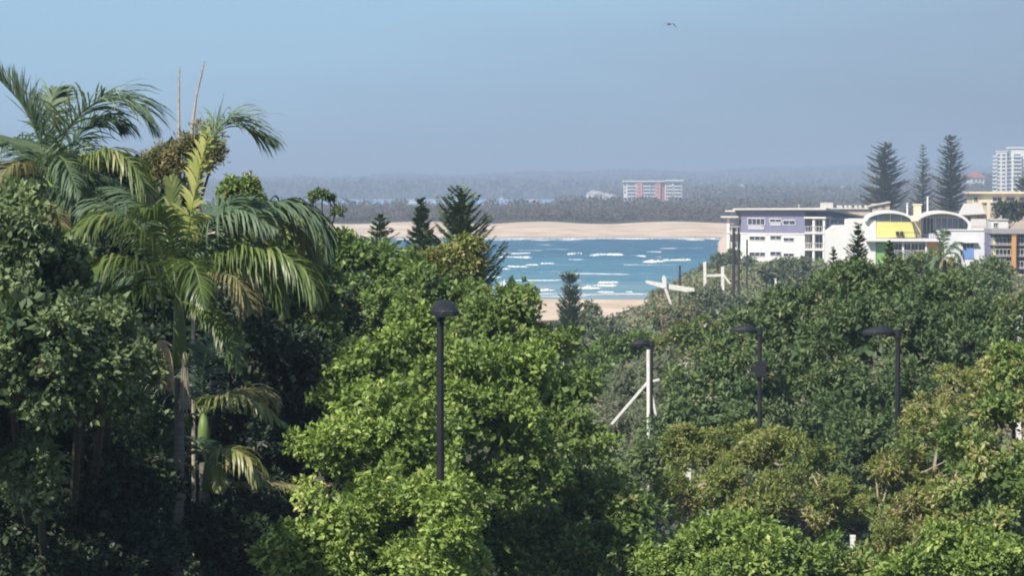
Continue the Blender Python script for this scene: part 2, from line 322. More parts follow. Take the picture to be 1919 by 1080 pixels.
def build_surf():
    """white breaking waves: raised ragged ridges of foam on the sea"""
    rng = np.random.default_rng(11); V = []; Q = []
    L = [(925, 1001, 484, .75, 4), (1062, 1094, 477, .6, 3), (1102, 1172, 479, .7, 4), (1188, 1212, 481, .4, 3), (1204, 1246, 492, .8, 4), (1238, 1298, 489, .6, 4), (1012, 1040, 495, .5, 3),
         (950, 990, 500, .35, 3), (985, 1010, 497, .3, 2.5), (1090, 1158, 538, .55, 3.2), (1120, 1162, 531, .5, 2.4), (950, 1046, 546, .35, 3.2), (1120, 1152, 548, .2, 1.5), (1172, 1186, 548, .15, 1.2),
         (1210, 1240, 473, .3, 3), (930, 972, 543, 2.3, 5), (1296, 1306, 487, .3, 2), (930, 1000, 475, .3, 4), (1228, 1240, 483, .2, 2), (1010, 1030, 543, .2, 1.5),
         (880, 1340, 448.2, .45, 4), (900, 1120, 450.5, .3, 3), (1250, 1360, 449.5, .3, 3), (990, 1240, 551.5, .10, 1.6), (1060, 1240, 553.5, .06, 1.2), (985, 1100, 556, .05, 1.2), (740, 800, 449, .4, 4), (900, 960, 505, .3, 3), (900, 940, 520, .3, 2), (935, 1062, 470, .12, 2), (1130, 1290, 497, .12, 2), (1040, 1180, 514, .12, 2), (950, 1090, 526, .15, 2), (1060, 1130, 541, .3, 2.4), (1180, 1320, 466, .12, 2), (1000, 1100, 487, .14, 2)]
    for (x0, x1, py, h, w) in L:
        n = max(14, int((x1 - x0) * 1.6)); ring = []
        ph = rng.uniform(0, 9); bend = rng.uniform(-1, 1) * (1.5 if x1 - x0 < 200 else .4)
        hs = rng.uniform(.25, 1, n); hs = (hs + np.roll(hs, 1)) / 2
        for i in range(n):
            t = i / (n - 1); px = x0 + (x1 - x0) * t
            slope = 0
            if (x0, x1) == (1090, 1158): slope = -5 * (t - .5)
            if (x0, x1) == (1238, 1298): slope = -3 * (t - .5)
            py2 = py + bend * math.sin(t * 3.1 + ph) * .6 + slope
            y = 20 * FPX / (py2 - 345.2); x = (px - 959.5) / FPX * y
            e = min(1, math.sin(math.pi * min(max(t, .02), .98)) * 2.4) if x1 - x0 < 300 else 1
            hh = h * .85 * hs[i] * e + .03; ww = w * .6 * (.4 + .9 * hs[i]) * e + .08
            wob = rng.normal(0, .25) * w * .5
            for (dy, dz) in ((-ww * 1.3, -.15), (-ww * .55, .75), (0, 1), (ww * .7, .5), (ww * 1.2, -.15)):
                ring.append((x, y + dy + wob + rng.normal(0, .08) * w, max(dz, -.15) * hh + rng.normal(0, .08) * hh))
        b = len(V); V += ring
        for i in range(n - 1):
            for k in range(4): Q.append((b + i * 5 + k, b + (i + 1) * 5 + k, b + (i + 1) * 5 + k + 1, b + i * 5 + k + 1))
    tag(mesh_np('surf', V, Q, M['foam'], smooth=True), 'white foam of waves breaking across the turquoise channel', 'surf', kind='stuff')
build_surf()

# air: one even volume round everything
def build_haze():
    m = bpy.data.materials.new('haze'); m.use_nodes = True; t = m.node_tree; t.nodes.remove(t.nodes['Principled BSDF'])
    v = N(t, 'ShaderNodeVolumePrincipled'); v.inputs['Density'].default_value = HAZE; v.inputs['Color'].default_value = (.53, .67, .88, 1); v.inputs['Anisotropy'].default_value = .0
    t.links.new(v.outputs[0], t.nodes['Material Output'].inputs['Volume'])
    o = B().box(-6000, 6000, -200, 9900, -5, 90).make('haze', m)
    tag(o, 'thin blue sea haze over the coast', 'haze', kind='stuff')
HAZE = 0.00036
# ------------------------------------------------------------------ foliage machinery
def unit(v): return v / np.maximum(np.linalg.norm(v, axis=-1, keepdims=True), 1e-9)
def rdir(rng, n, up=0.0):
    v = rng.normal(size=(n, 3)); v[:, 2] += up; return unit(v)
def leaves(c, axis, nrm, ln, wd, fold=.15):
    """rhombic leaf quads"""
    b = unit(np.cross(axis, nrm)); n = unit(np.cross(b, axis)); ln = ln[:, None]; wd = wd[:, None]
    m = c + axis * ln * .5 + n * ln * fold
    V = np.stack([c, m + b * wd * .5, c + axis * ln, m - b * wd * .5], 1).reshape(-1, 3)
    return V, np.arange(len(V)).reshape(-1, 4)

def crown_cloud(rng, lumps, leaf, sub_r, dens=1.0, aspect=.5, second=15, inner=.10, up=.35, flat=.8, per=6, tint0=.45, tspread=.16, gap=.34, gscale=1.):
    """lumps: [(centre, (rx,ry,rz))] -> V,Q,tint, clump centres"""
    el = [(np.array(c, float), np.array(r, float)) for c, r in lumps]
    rm0 = float(np.median([e[1].mean() for e in el])); kk = unit(rng.normal(size=(14, 3))) * (6.283 / (rm0 * gscale * rng.uniform(.9, 2.6, (14, 1)))); ph = rng.uniform(0, 6.283, 14)
    def field(p): return np.sin(p @ kk.T + ph).sum(1)
    q0 = np.concatenate([c + rdir(rng, 200) * r for c, r in el]); gthr = np.quantile(field(q0), gap)
    base = list(el)
    for c, r in base:
        d = rdir(rng, second, .3)
        for k in range(second):
            q = rng.uniform(.22, .44); el.append((c + d[k] * r * rng.uniform(.92, 1.34), r * q))
    C = np.stack([e[0] for e in el]); RR = np.stack([e[1] for e in el])
    sc = []; sdirs = []
    for j, (c, r) in enumerate(el):
        rm = float(np.mean(r)); n = max(5, int(4 * math.pi * rm * rm / (sub_r ** 2 * 4.2)))
        d = rdir(rng, n, .15); p = c + d * r * rng.uniform(.58, 1.06, (n, 1))
        keep = np.ones(n, bool)
        q = (p[:, None, :] - C[None]) / RR[None]; q = np.linalg.norm(q, axis=2); q[:, j] = 9
        keep &= q.min(1) > .72
        keep &= field(p) > gthr
        keep &= ~((d[:, 2] < -.55) & (rng.random(n) < .5))
        keep &= ~((d[:, 1] > .45) & (rng.random(n) < .45))
        sc.append(p[keep]); sdirs.append(d[keep])
    sc = np.concatenate(sc); sd_ = np.concatenate(sdirs); ns = len(sc)
    sr = sub_r * rng.uniform(.5, 1.4, ns); stint = np.clip(tint0 + rng.normal(0, tspread, ns), 0, 1)
    # sprigs
    m = np.maximum(4, (2.6 * (sr / leaf) ** 2 * dens).astype(int)); idx = np.repeat(np.arange(ns), m); n = len(idx)
    d = unit(rng.normal(size=(n, 3)) + sd_[idx] * .7 + np.array([0, 0, up]))
    rad = rng.random(n) ** .33
    pos = sc[idx] + d * (sr[idx] * rad)[:, None] * np.array([1, 1, flat])
    # leaves
    L = np.repeat(np.arange(n), per); k = len(L)
    ax = unit(d[L] * .7 + rng.normal(size=(k, 3)) * .75); nr = unit(rng.normal(size=(k, 3)) * .42 + d[L] * .95 + np.array([-.05, -.08, .5]))
    ln = leaf * rng.uniform(.5, 1.5, k)
    V, Q = leaves(pos[L] + ax * leaf * .1 + rng.normal(size=(k, 3)) * leaf * .28, ax, nr, ln, ln * aspect * rng.uniform(.8, 1.2, k))
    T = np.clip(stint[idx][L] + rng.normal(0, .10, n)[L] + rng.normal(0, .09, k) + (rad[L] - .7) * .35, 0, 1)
    # sparse leaves within the crown, tinted dark to put shade in the gaps
    ni = int(k * inner)
    if ni:
        j = rng.integers(0, len(base), ni); c0 = np.stack([b[0] for b in base])[j]; r0 = np.stack([b[1] for b in base])[j]
        p = c0 + rdir(rng, ni) * r0 * (rng.random((ni, 1)) ** .5) * .82
        l2 = leaf * 1.9 * np.ones(ni); V2, Q2 = leaves(p, rdir(rng, ni), rdir(rng, ni), l2, l2 * .7)
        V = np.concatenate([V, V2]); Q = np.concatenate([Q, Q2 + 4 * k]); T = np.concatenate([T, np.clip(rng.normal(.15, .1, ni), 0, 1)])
    return V, Q, T, sc

NLEAF = 0
def tree(name, spec, label, cat, m, leaf=.13, sub=.42, dens=1., seed=1, trunk=None, bark='bark', twigs=10, group=None, squash=.88, crown_name='crown', trunk_r=.16, **kw):
    """spec: [(px,py,d,rpx)] crown lumps; the trunk stands on the ground under them"""
    global NLEAF
    rng = np.random.default_rng(seed); lumps = []; sub = sub * .78
    for s in spec:
        px, py, d, rp = s[:4]; r = rp * .72 * d / FPX; lumps.append((P(px, py, d), (r, r * (s[5] if len(s) > 5 else 1.), r * (s[4] if len(s) > 4 else squash))))
    if trunk: b = P(trunk[0], 600, trunk[1]); bx, by = b.x, b.y
    else:
        bx = float(np.mean([l[0][0] for l in lumps])); by = float(np.mean([l[0][1] for l in lumps]))
    base = Vector((bx, by, gz(bx, by)))
    root = empty(name, base, label, cat, group=group)
    V, Q, T, sc = crown_cloud(rng, lumps, leaf, sub, dens, **kw)
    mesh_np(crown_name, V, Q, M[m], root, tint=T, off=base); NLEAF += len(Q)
    b = B(); zmin = min(l[0][2] - l[1][2] for l in lumps); ztop = max(l[0][2] for l in lumps)
    fork = Vector((bx, by, max(base.z + .5, base.z + (zmin - base.z) * .75 + (.1 * (ztop - base.z)))))
    b.tube([base - Vector((0, 0, .3)), base.lerp(fork, .5) + Vector((rng.normal(0, .1), 0, 0)), fork], [trunk_r * 1.3, trunk_r, trunk_r * .85], 10)
    for c, r in lumps:
        c = Vector(c); mid = fork.lerp(c, .5) + Vector((rng.normal(0, .2), rng.normal(0, .2), -.15 * (c - fork).length))
        b.tube([fork, mid, c], [trunk_r * .6, trunk_r * .38, trunk_r * .2], 7)
        near = np.argsort(np.linalg.norm(sc - np.array(c), axis=1))[:max(twigs * 3, 3)]; rng.shuffle(near)
        for j in near[:twigs]:
            q = Vector(sc[j]); w = trunk_r * .16
            b.tube([c, c.lerp(q, .5) + Vector((0, 0, -.08 * (q - c).length)), q], [w * 1.3, w, w * .5], 5, False)
    b.make('trunk', M[bark], root, off=base)
    return root

def spline(pts, n):
    pts = [Vector(p) for p in pts]; e = [pts[0] * 2 - pts[1]] + pts + [pts[-1] * 2 - pts[-2]]; out = []
    for i in range(n):
        t = i / (n - 1) * (len(pts) - 1); k = min(int(t), len(pts) - 2); f = t - k; a, b, c, d = e[k:k + 4]
        out.append(.5 * ((2 * b) + (c - a) * f + (2 * a - 5 * b + 4 * c - d) * f * f + (-a + 3 * b - 3 * c + d) * f ** 3))
    return out
def frond(pts, m, parent, base, ll=.55, droop=.35, n=46, roll=0., start=.12, wid=.045, seed=0, lift=.15, fwd=.55, tint=.45, sides=(1, -1), rach='sheath_green', r0=.028, tiplen=.35):
    rng = np.random.default_rng(seed); ps = spline(pts, 40); b = B()
    b.tube(ps, [r0 * (1 - .85 * i / 39) for i in range(40)], 6)
    r = b.make('frond', M[rach], parent, off=base)
    V = []; Q = []; T = []
    for s in sides:
        for i in range(n):
            t = start + (1 - start) * (i + rng.uniform(-.3, .3)) / n; t = min(max(t, 0), .999)
            f = t * 39; k = int(f); p = ps[k].lerp(ps[min(k + 1, 39)], f - k)
            tan = (ps[min(k + 1, 39)] - ps[max(k - 1, 0)]).normalized()
            upv = Vector((0, 0, 1)) - tan * tan.z
            if upv.length < .25: upv = Vector((0, -1, 0)) - tan * (-tan.y)
            upv.normalize(); upv = (Matrix.Rotation(roll, 3, tan) @ upv)
            side = tan.cross(upv).normalized()
            q = (t - start) / (1 - start); L = ll * (.55 + .75 * math.sin(math.pi * min(1, q * .9 + .12)) ** .8) * (1 if q < .75 else 1 - (1 - tiplen) * (q - .75) / .25) * rng.uniform(.88, 1.1)
            fw = fwd + .5 * q
            D = (tan * fw + side * s * .9 + upv * (lift + rng.normal(0, .12)) + Vector(rng.normal(0, .12, 3))).normalized(); drp = droop * rng.uniform(.7, 1.5)
            nseg = 5; w = wid * rng.uniform(.8, 1.2); cur = p.copy(); tt = float(np.clip(tint + rng.normal(0, .14), 0, 1)); b0 = len(V)
            for j in range(nseg + 1):
                a = j / nseg; W = D.cross(side * s if abs(D.dot(side)) < .6 else tan)
                W = (tan - D * tan.dot(D)).normalized() if (tan - D * tan.dot(D)).length > .2 else D.orthogonal().normalized()
                ww = w * (.55 + .9 * a) if a < .35 else w * (1 - ((a - .35) / .65) ** 1.6)
                V.append(cur - W * ww * .5 + upv * 0); V.append(cur + W * ww * .5)
                cur = cur + D * (L / nseg); D = (D + Vector((0, 0, -drp * (.6 + a)))).normalized()
            for j in range(nseg): Q.append((b0 + 2 * j, b0 + 2 * j + 1, b0 + 2 * j + 3, b0 + 2 * j + 2)); T.append(tt)
    mesh_np('leaflets', V, Q, M[m], r, tint=T, off=base)
    return r

def norfolk(name, loc, h, rad, label, m='needle', seed=1, z0=.06, nwh=22, nb=6, up=.28, parent=None, group=None, power=.85, detail=1., lean=0, rope=.09, droop=0., tuft=1.0):
    rng = np.random.default_rng(seed); root = empty(name, loc, label, 'pine tree', group=group)
    b = B(); b.tube([(0, 0, -.3), (lean * .3, 0, h * .5), (lean, 0, h)], [h * .016, h * .010, .02], 8)
    cs = []; ax = []; nr = []; ln = []; tt = []
    for i in range(nwh):
        t = z0 + (1 - z0) * (i / nwh) ** .92; z = h * t; L = rad * ((1 - t) / (1 - z0)) ** power * (1 if i % 2 else .88) + rad * .05
        ph = rng.uniform(0, 6.28); tw = rng.uniform(.3, .9)
        for k in range(nb):
            a = ph + 6.283 * k / nb + rng.normal(0, .12); LL = L * rng.uniform(.62, 1.15); u0 = up + rng.normal(0, .09)
            dh = Vector((math.cos(a), math.sin(a), 0)); p0 = Vector((lean * t, 0, z + rng.normal(0, .22) * h * (1 - z0) / nwh)); S = Vector((-math.sin(a), math.cos(a), 0))
            pts = [p0 + dh * LL * s + Vector((0, 0, LL * (u0 * s - droop * s + .28 * s * s))) for s in (0, .35, .7, 1)]
            b.tube(pts, [.012 * LL + .008, .008 * LL + .006, .005 * LL + .004, .004], 4, False)
            n = max(5, int(LL / (rope * 1.15) * detail))
            for j in range(n):
                s = .12 + .88 * (j + rng.random() * .6) / n
                c = p0 + dh * LL * s + Vector((0, 0, LL * (u0 * s - droop * s + .28 * s * s)))
                rl = LL * .34 * (1.05 - s) ** .6 * rng.uniform(.7, 1.2) * tuft + rope * 1.2
                for sg in (-1, 1):
                    D = (dh * .75 + S * sg * .9 + Vector((0, 0, .35 + rng.normal(0, .12)))).normalized()
                    for q in range(2):
                        cs.append(c); ax.append(D); nr.append(Vector((0, 0, 1)) if q == 0 else S.cross(D)); ln.append(rl); tt.append(rng.random() * .5 + .25 + .25 * (s > .8))
                        D = (D + Vector((0, 0, .1))).normalized()
    cs = np.array(cs); ax = np.array(ax); nr = np.array(nr) + rng.normal(0, .1, (len(nr), 3)); ln = np.array(ln)
    V, Q = leaves(cs, unit(ax), unit(nr), ln, np.maximum(rope * 1.3, ln * .12), .06)
    mesh_np('crown', V, Q, M[m], root, tint=np.array(tt))
    b.make('trunk', M['bark'], root)
    return root

def wood(name, label, pos, h, r, nq, qs, m, seed=1, tint0=.4, ts=.2, zs=1.):
    """a far-off wood or scrub as one mass"""
    rng = np.random.default_rng(seed); n = len(pos); pos = np.asarray(pos, float)
    g = ground(pos[:, 0], pos[:, 1]); hh = h * rng.uniform(.6, 1.25, n); rr = r * rng.uniform(.7, 1.4, n)
    idx = np.repeat(np.arange(n), nq); k = len(idx); d = rdir(rng, k, .5)
    d[:, 2] = np.where(d[:, 2] < -.4, -d[:, 2], d[:, 2])
    c = np.stack([pos[idx, 0], pos[idx, 1], g[idx] + hh[idx] * .55], 1) + d * np.stack([rr[idx], rr[idx], hh[idx] * .48 * zs], 1) * rng.uniform(.6, 1.08, (k, 1))
    l = qs * rng.uniform(.6, 1.5, k)
    V, Q = leaves(c, unit(rng.normal(size=(k, 3)) + d * .4), unit(d + rng.normal(size=(k, 3)) * .5), l, l * .75)
    T = np.clip(np.clip(tint0 + rng.normal(0, ts, n), 0, 1)[idx] + rng.normal(0, .1, k), 0, 1)
    return tag(mesh_np(name, V, Q, M[m], tint=T), label, 'wood', kind='stuff')
# ------------------------------------------------------------------ buildings
class Bld:
    def __init__(s, name, px, d, label, cat, rz=0., zb=None, group=None):
        o = P(px, 450, d); s.O = Vector((o.x, d)); s.rz = rz; s.zb = gz(o.x, d) - .4 if zb is None else zb
        s.root = empty(name, (o.x, d, s.zb), label, cat, rz, group)
        s.ex = Vector((math.cos(rz), math.sin(rz))); s.ey = Vector((-math.sin(rz), math.cos(rz)))
    def U(s, px, v=0.):
        """local x on the plane y=v seen at px"""
        a = P(px, 450, 1).x; o = s.O + s.ey * v; return (a * o.y - o.x) / (s.ex.x - a * s.ex.y)
    def W(s, px, u):
        """local y on the plane x=u seen at px"""
        a = P(px, 450, 1).x; o = s.O + s.ex * u; return (a * o.y - o.x) / (s.ey.x - a * s.ey.y)
    def Z(s, py, u=0., v=0.):
        y = (s.O + s.ex * u + s.ey * v).y; return P(1500, py, y).z - s.zb
    def part(s, b, name, m, parent=None, label=None, smooth=False):
        o = b.make(name, M[m], parent or s.root, smooth=smooth)
        if label: o['label'] = label
        return o
    def window(s, x0, x1, z0, z1, y=0., pane='glass', frame='white_paint', bars=1, side=False, t=.09, proud=.10):
        """a framed window standing proud of a facade; side=True puts it on the plane x=y_arg"""
        f = B(); p = B()
        def bx(b, a0, a1, c0, c1, q0, q1):
            if side: b.box(y - (-q1 if False else 0) + q0, y + q1, a0, a1, c0, c1)
            else: b.box(a0, a1, y - q1, y - q0, c0, c1)
        bx(f, x0 - t, x1 + t, z1, z1 + t * 1.3, .0, proud * 1.9); bx(f, x0 - t, x1 + t, z0 - t, z0, 0, proud)
        bx(f, x0 - t, x0, z0, z1, 0, proud); bx(f, x1, x1 + t, z0, z1, 0, proud)
        for k in range(bars):
            c = x0 + (x1 - x0) * (k + 1) / (bars + 1); bx(f, c - t * .35, c + t * .35, z0, z1, .012, proud * .7)
        w = s.part(f, 'window', frame); bx(p, x0, x1, z0, z1, .003, .02); s.part(p, 'pane', pane, w)
        return w
def wedge(b, x0, x1, y0, y1, z0, zf, zk):
    return b.add([(x0, y0, z0), (x1, y0, z0), (x1, y1, z0), (x0, y1, z0), (x0, y0, zf), (x1, y0, zf), (x1, y1, zk), (x0, y1, zk)],
                 [(3, 2, 1, 0), (4, 5, 6, 7), (0, 1, 5, 4), (1, 2, 6, 5), (2, 3, 7, 6), (3, 0, 4, 7)])
def railing(b, x0, x1, y, z0, h=1.0, n=None, side=False):
    n = n or max(2, int(abs(x1 - x0) / .5))
    for k in range(n + 1):
        c = x0 + (x1 - x0) * k / n
        b.box(c - .025, c + .025, y - .025, y + .025, z0, z0 + h)
    b.box(x0, x1, y - .04, y + .04, z0 + h, z0 + h + .06); b.box(x0, x1, y - .02, y + .02, z0 + h * .12, z0 + h * .12 + .04)

def violet_block():
    k = Bld('apartment_building', 1388, 450, 'three storey white and violet apartment block with a flat pale roof at the channel edge', 'building', R(-32))
    U, Z, W = k.U, k.Z, k.W
    w1 = U(1508); w2 = U(1546); D = W(1632, w2); zt = Z(394); zs = Z(437); ztb = zt - 1.9; f = lambda v: zt + (ztb - zt) * v / D
    b = B(); b.box(0, w1, 0, D, -1, zs - .15); b.box(w1, w2, 2.4, D, -1, zs - .15); k.part(b, 'lower_wall', 'white_paint')
    b = B(); b.box(0, w1, 0, D, zs + .05, zs + .06); wedge(b, 0, w1, 0, D, zs + .05, zt, ztb); k.part(b, 'upper_wall', 'violet_wall')
    b = B(); wedge(b, w1 + .003, w2, 2.4, D, zs + .05, f(2.4), ztb); k.part(b, 'side_wall', 'violet_wall')
    b = B(); b.box(-.06, w1, -.12, D + .05, zs - .15, zs + .05); k.part(b, 'string_course', 'white_paint')
    b = B(); wedge(b, -.9, w2 + .7, -1.1, D + .6, 0, 0, 0); b = B()
    b.add([(-.9, -1.1, zt + .06), (w2 + .7, -1.1, zt + .16), (w2 + .7, D + .6, ztb - .02), (-.9, D + .6, ztb - .12), (-.9, -1.1, zt + .32), (w2 + .7, -1.1, zt + .5), (w2 + .7, D + .6, ztb + .34), (-.9, D + .6, ztb + .2)],
          [(3, 2, 1, 0), (4, 5, 6, 7), (0, 1, 5, 4), (1, 2, 6, 5), (2, 3, 7, 6), (3, 0, 4, 7)])
    roof = k.part(b, 'roof', 'roof_pale')
    v = B(); v.tube([(w1 * .85, 1.5, zt + .3), (w1 * .85, 1.5, zt + .85)], .09, 8); v.box(w1 * .85 - .14, w1 * .85 + .14, 1.36, 1.64, zt + .85, zt + .95); k.part(v, 'roof_vent', 'roof_pale', roof)
    for (xa, xb, ya, yb, bars, low) in [(1402, 1433, 410, 421, 3, 430), (1443, 1464, 411, 416, 1, 423), (1468, 1490, 413.5, 421, 1, None), (1405, 1434, 443, 450, 2, None), (1444, 1464, 442, 449, 1, None), (1469, 1488, 446, 452, 1, None),
                                    (1405, 1434, 473, 480, 2, None), (1444, 1464, 472, 479, 1, None), (1469, 1488, 475, 481, 1, None)]:
        u0, u1 = U(xa), U(xb); z1, z0 = Z(ya, u0), Z(yb, u0)
        k.window(u0, u1, z0, z1, 0, bars=bars)
        if low:
            g = B(); z2 = Z(low, u0); n = 5
            for j in range(n): g.box(u0 + .05, u1 - (.5 if low > 425 and j > 3 else .05), -.11, -.004, z2 + (z0 - .15 - z2) * j / n, z2 + (z0 - .15 - z2) * (j + .72) / n)
            k.part(g, 'window_louvre', 'blind')
    # left balcony bay
    ul = U(1362); fl = [Z(y) for y in (407, 437, 467, 500)]
    for i, z in enumerate(fl[:3]):
        b = B(); b.box(ul - (.7 if i == 0 else .1), -.003, -.9 if i == 0 else -.1, 6.5, z - .1, z + .16); k.part(b, 'balcony_slab', 'roof_pale')
    b = B(); b.box(ul - .2, -.95, -.3, 6.5, Z(396) - .1, Z(396) + .15); k.part(b, 'canopy', 'roof_pale')
    b = B(); b.box(ul, ul + .5, 0.05, .5, -1, fl[0] - .1); k.part(b, 'column', 'white_paint')
    b = B(); b.box(ul + .5, -.003, 2.6, 3.0, -1, fl[0] - .101); b.box(ul + .5, -.95, 2.6, 3.0, fl[0] + .16, Z(396) - .11); k.part(b, 'bay_wall', 'roof_grey')
    for i in range(3):
        zt_, zb_ = fl[i] - .35, (fl[i + 1] if i < 2 else -1) + .3
        k.window(ul + 1.0, -.35, zb_, zt_, 2.6, bars=2, proud=.06)
    for z in fl[1:3]: b = B(); railing(b, ul + .5, -.1, -.05, z + .16, .9); k.part(b, 'railing', 'white_paint')
    # right recessed balconies
    zf = [Z(y, w1) for y in (408, 437, 468, 500)]
    for i, z in enumerate(zf[:3]):
        b = B(); b.box(w1 + .003, w2 + (.25 if i == 0 else 0), -.25 if i == 0 else -.05, 2.397, z - .12, z + .14); k.part(b, 'balcony_slab', 'white_paint')
    for cx in (U(1524), w2 - .25):
        b = B()
        for i in range(3): b.box(cx - .2, cx + .2, .08, .5, (zf[i + 1] + .14) if i < 2 else -1, zf[i] - .12)
        k.part(b, 'column', 'white_paint')
    for i in range(3):
        lo = (zf[i + 1] if i < 2 else zf[2] - 3) + .3
        k.window(U(1510, 2.4), U(1523, 2.4), lo, zf[i] - .4, 2.397, proud=.05); k.window(U(1528, 2.4), U(1543, 2.4), lo, zf[i] - .4, 2.397, proud=.05)
    b = B(); b.box(w1 + .3, w1 + 1.1, 2.2, 2.3, zf[1] + .3, zf[0] - .6); k.part(b, 'curtain', 'orange_wall'); b = B(); b.box(w1 + .3, w1 + .9, 2.2, 2.3, zf[2] + .3, zf[1] - .5); k.part(b, 'curtain', 'orange_wall')
    for z in zf[1:3]: b = B(); railing(b, w1 + .1, w2 - .1, .02, z + .14, .95); k.part(b, 'railing', 'white_paint')
    # side windows
    for a, c in ((1555, 1568), (1570, 1584)):
        v0, v1 = W(a, w2), W(c, w2)
        k.window(v0, v1, Z(419, w2, v0), Z(411, w2, v0), w2, side=True, bars=1)
        k.window(v0, v1, Z(427, w2, v0), Z(421.5, w2, v0), w2, side=True, bars=0, pane='blind')
    # parapet things on the roof edge behind
violet_block()

def arch_pts(cx, z0, rx, rz, n=22, a0=0, a1=180):
    return [(cx + rx * math.cos(R(a0 + (a1 - a0) * i / n)), z0 + rz * math.sin(R(a0 + (a1 - a0) * i / n))) for i in range(n + 1)]
def vault(b, cx, z0, rx, rz, th, y0, y1, n=22, a0=0, a1=180):
    o = arch_pts(cx, z0, rx, rz, n, a0, a1); i_ = arch_pts(cx, z0, rx - th, rz - th, n, a0, a1)
    for k in range(n): b.prism([i_[k], o[k], o[k + 1], i_[k + 1]], y0, y1)

def vault_house():
    k = Bld('vaulted_roof_house', 1546, 425, 'white beach apartments with curved vault roofs, a yellow upper wall and green lower wall', 'building', R(-6))
    U, Z = k.U, k.Z; X = lambda p, v=0.: U(p, v)
    zb = -1.5
    # left white wings
    b = B(); b.box(X(1546), X(1585), .0, 12, zb, Z(436)); b.prism([(X(1546), Z(436) + .001), (X(1562), Z(436) + .001), (X(1562), Z(424))], 0, 12)
    b.box(X(1562), X(1585), .004, 12, Z(436) + .002, Z(424)); b.box(X(1585) + .003, X(1641), -.3, 12, zb, Z(412))
    k.part(b, 'left_wall', 'white_paint')
    # first vault with its dark lunette
    c1 = (X(1620) + X(1712)) / 2; r1 = (X(1712) - X(1620)) / 2; z1 = Z(415); h1 = Z(395) - z1
    b = B(); vault(b, c1, z1, r1, h1, .4, -.9, 11); k.part(b, 'vault_roof', 'white_paint')
    b = B(); b.prism([(c1 - r1 + .6, z1 + .0)] + [(c1 + r1 - .6, z1 + .0)] + arch_pts(c1, z1, r1 - .41, h1 - .41, 16)[1:-1], .3, .5); w = k.part(b, 'lunette_window', 'glass_pale')
    for t in (-.45, .05, .5): b = B(); b.box(c1 + r1 * t - .05, c1 + r1 * t + .05, .2, .297, z1, z1 + h1 * .7); k.part(b, 'mullion', 'white_paint', w)
    b = B(); b.prism([(X(1642) + .003, Z(445)), (X(1716), Z(445)), (X(1708), Z(416)), (X(1642) + .003, Z(416))], -.2, 1.2); k.part(b, 'upper_wall', 'yellow')
    # second vault
    c2 = X(1764); r2 = X(1818) - c2; z2 = Z(424); h2 = Z(395.5) - z2
    b = B(); vault(b, c2, z2, r2, h2, .36, -1.6, 11, 26, 0, 158); b.box(c2 + r2 - .42, c2 + r2, -1.6, 11, Z(432), z2); k.part(b, 'vault_roof', 'white_paint')
    xa = X(1709, 2.5); xr = X(1817, 2.5)
    b = B(); b.prism([(c2 - r2 + .5, Z(446))] + [(c2 + r2 - .5, Z(446))] + [(x, z) for x, z in arch_pts(c2, z2, r2 - .46, h2 - .46, 20, 0, 150)], 2.6, 2.9); k.part(b, 'recess_wall', 'roof_grey')
    b = B(); b.box(X(1708), X(1727), 1.25, 2.597, Z(445), Z(404)); k.part(b, 'side_wall', 'cream')
    k.window(X(1730, 2.5), X(1749, 2.5), Z(440), Z(408), 2.6, bars=2)
    k.window(X(1754, 2.5), X(1806, 2.5), Z(428), Z(409), 2.6, bars=4, pane='glass_pale')
    # balcony
    b = B(); b.box(X(1622), X(1754), -1.6, 2.59, Z(452), Z(446.5)); k.part(b, 'balcony_slab', 'white_paint')
    b = B(); railing(b, X(1690), X(1753), -1.5, Z(446.5), .95, 14); k.part(b, 'railing', 'dark_metal')
    b = B(); b.box(X(1739), X(1752), -1.52, -1.42, Z(446.4), Z(437)); k.part(b, 'privacy_screen', 'blind')
    # lower storey
    b = B(); b.prism([(X(1641) + .003, zb), (X(1672), zb), (X(1672), Z(452.3)), (X(1641) + .003, Z(452.3))], -.1, .6); k.part(b, 'lower_wall', 'green_wall')
    b = B(); b.box(X(1672) + .003, X(1736), 1.8, 2.2, zb, Z(453)); k.part(b, 'rear_wall', 'roof_grey')
    for a, c in ((1677, 1690), (1693, 1706), (1708, 1720), (1722, 1734)): k.window(X(a, 1.8), X(c, 1.8), Z(473), Z(457), 1.8, bars=1)
    for a in (1692, 1735):
        b = B(); b.box(X(a) - .14, X(a) + .14, -.9, -.62, zb, Z(452.4)); k.part(b, 'column', 'white_paint')
    b = B(); railing(b, X(1676), X(1738), -.95, Z(480.5), .95, 16); k.part(b, 'railing', 'white_paint')
    b = B(); b.box(X(1674), X(1765), -1.2, 1.79, Z(487), Z(481)); k.part(b, 'balcony_slab', 'white_paint')
    b = B(); b.box(X(1736) + .003, X(1762), .8, 2.2, Z(480.5), Z(453)); k.part(b, 'terrace_wall', 'orange_wall')
    b = B(); b.box(X(1674), X(1765), .0, 2.2, zb - .5, Z(487.5)); k.part(b, 'base_wall', 'beige')
    # right wall, bluish shade put into its white, with blue panelled window
    b = B(); b.box(X(1766), X(1857), -1.9, 11, zb, Z(431.5)); b.box(X(1754) + .003, X(1766) - .003, -1.9, 4, Z(452), Z(431.5)); k.part(b, 'right_wall', 'cool_white')
    b = B(); b.box(X(1764), X(1859), -2.05, 11.1, Z(431.5) + .003, Z(429.5)); k.part(b, 'coping', 'white_paint')
    k.window(X(1803), X(1823), Z(463), Z(455), -1.9, bars=2)
    b = B(); b.box(X(1803), X(1823), -2.0, -1.903, Z(484), Z(464.5)); k.part(b, 'window_panel', 'blue_panel')
    b = B(); b.prism([(X(1800), Z(454)), (X(1831), Z(454)), (X(1829), Z(452)), (X(1802), Z(452))], -2.7, -1.903); k.part(b, 'awning', 'white_paint')
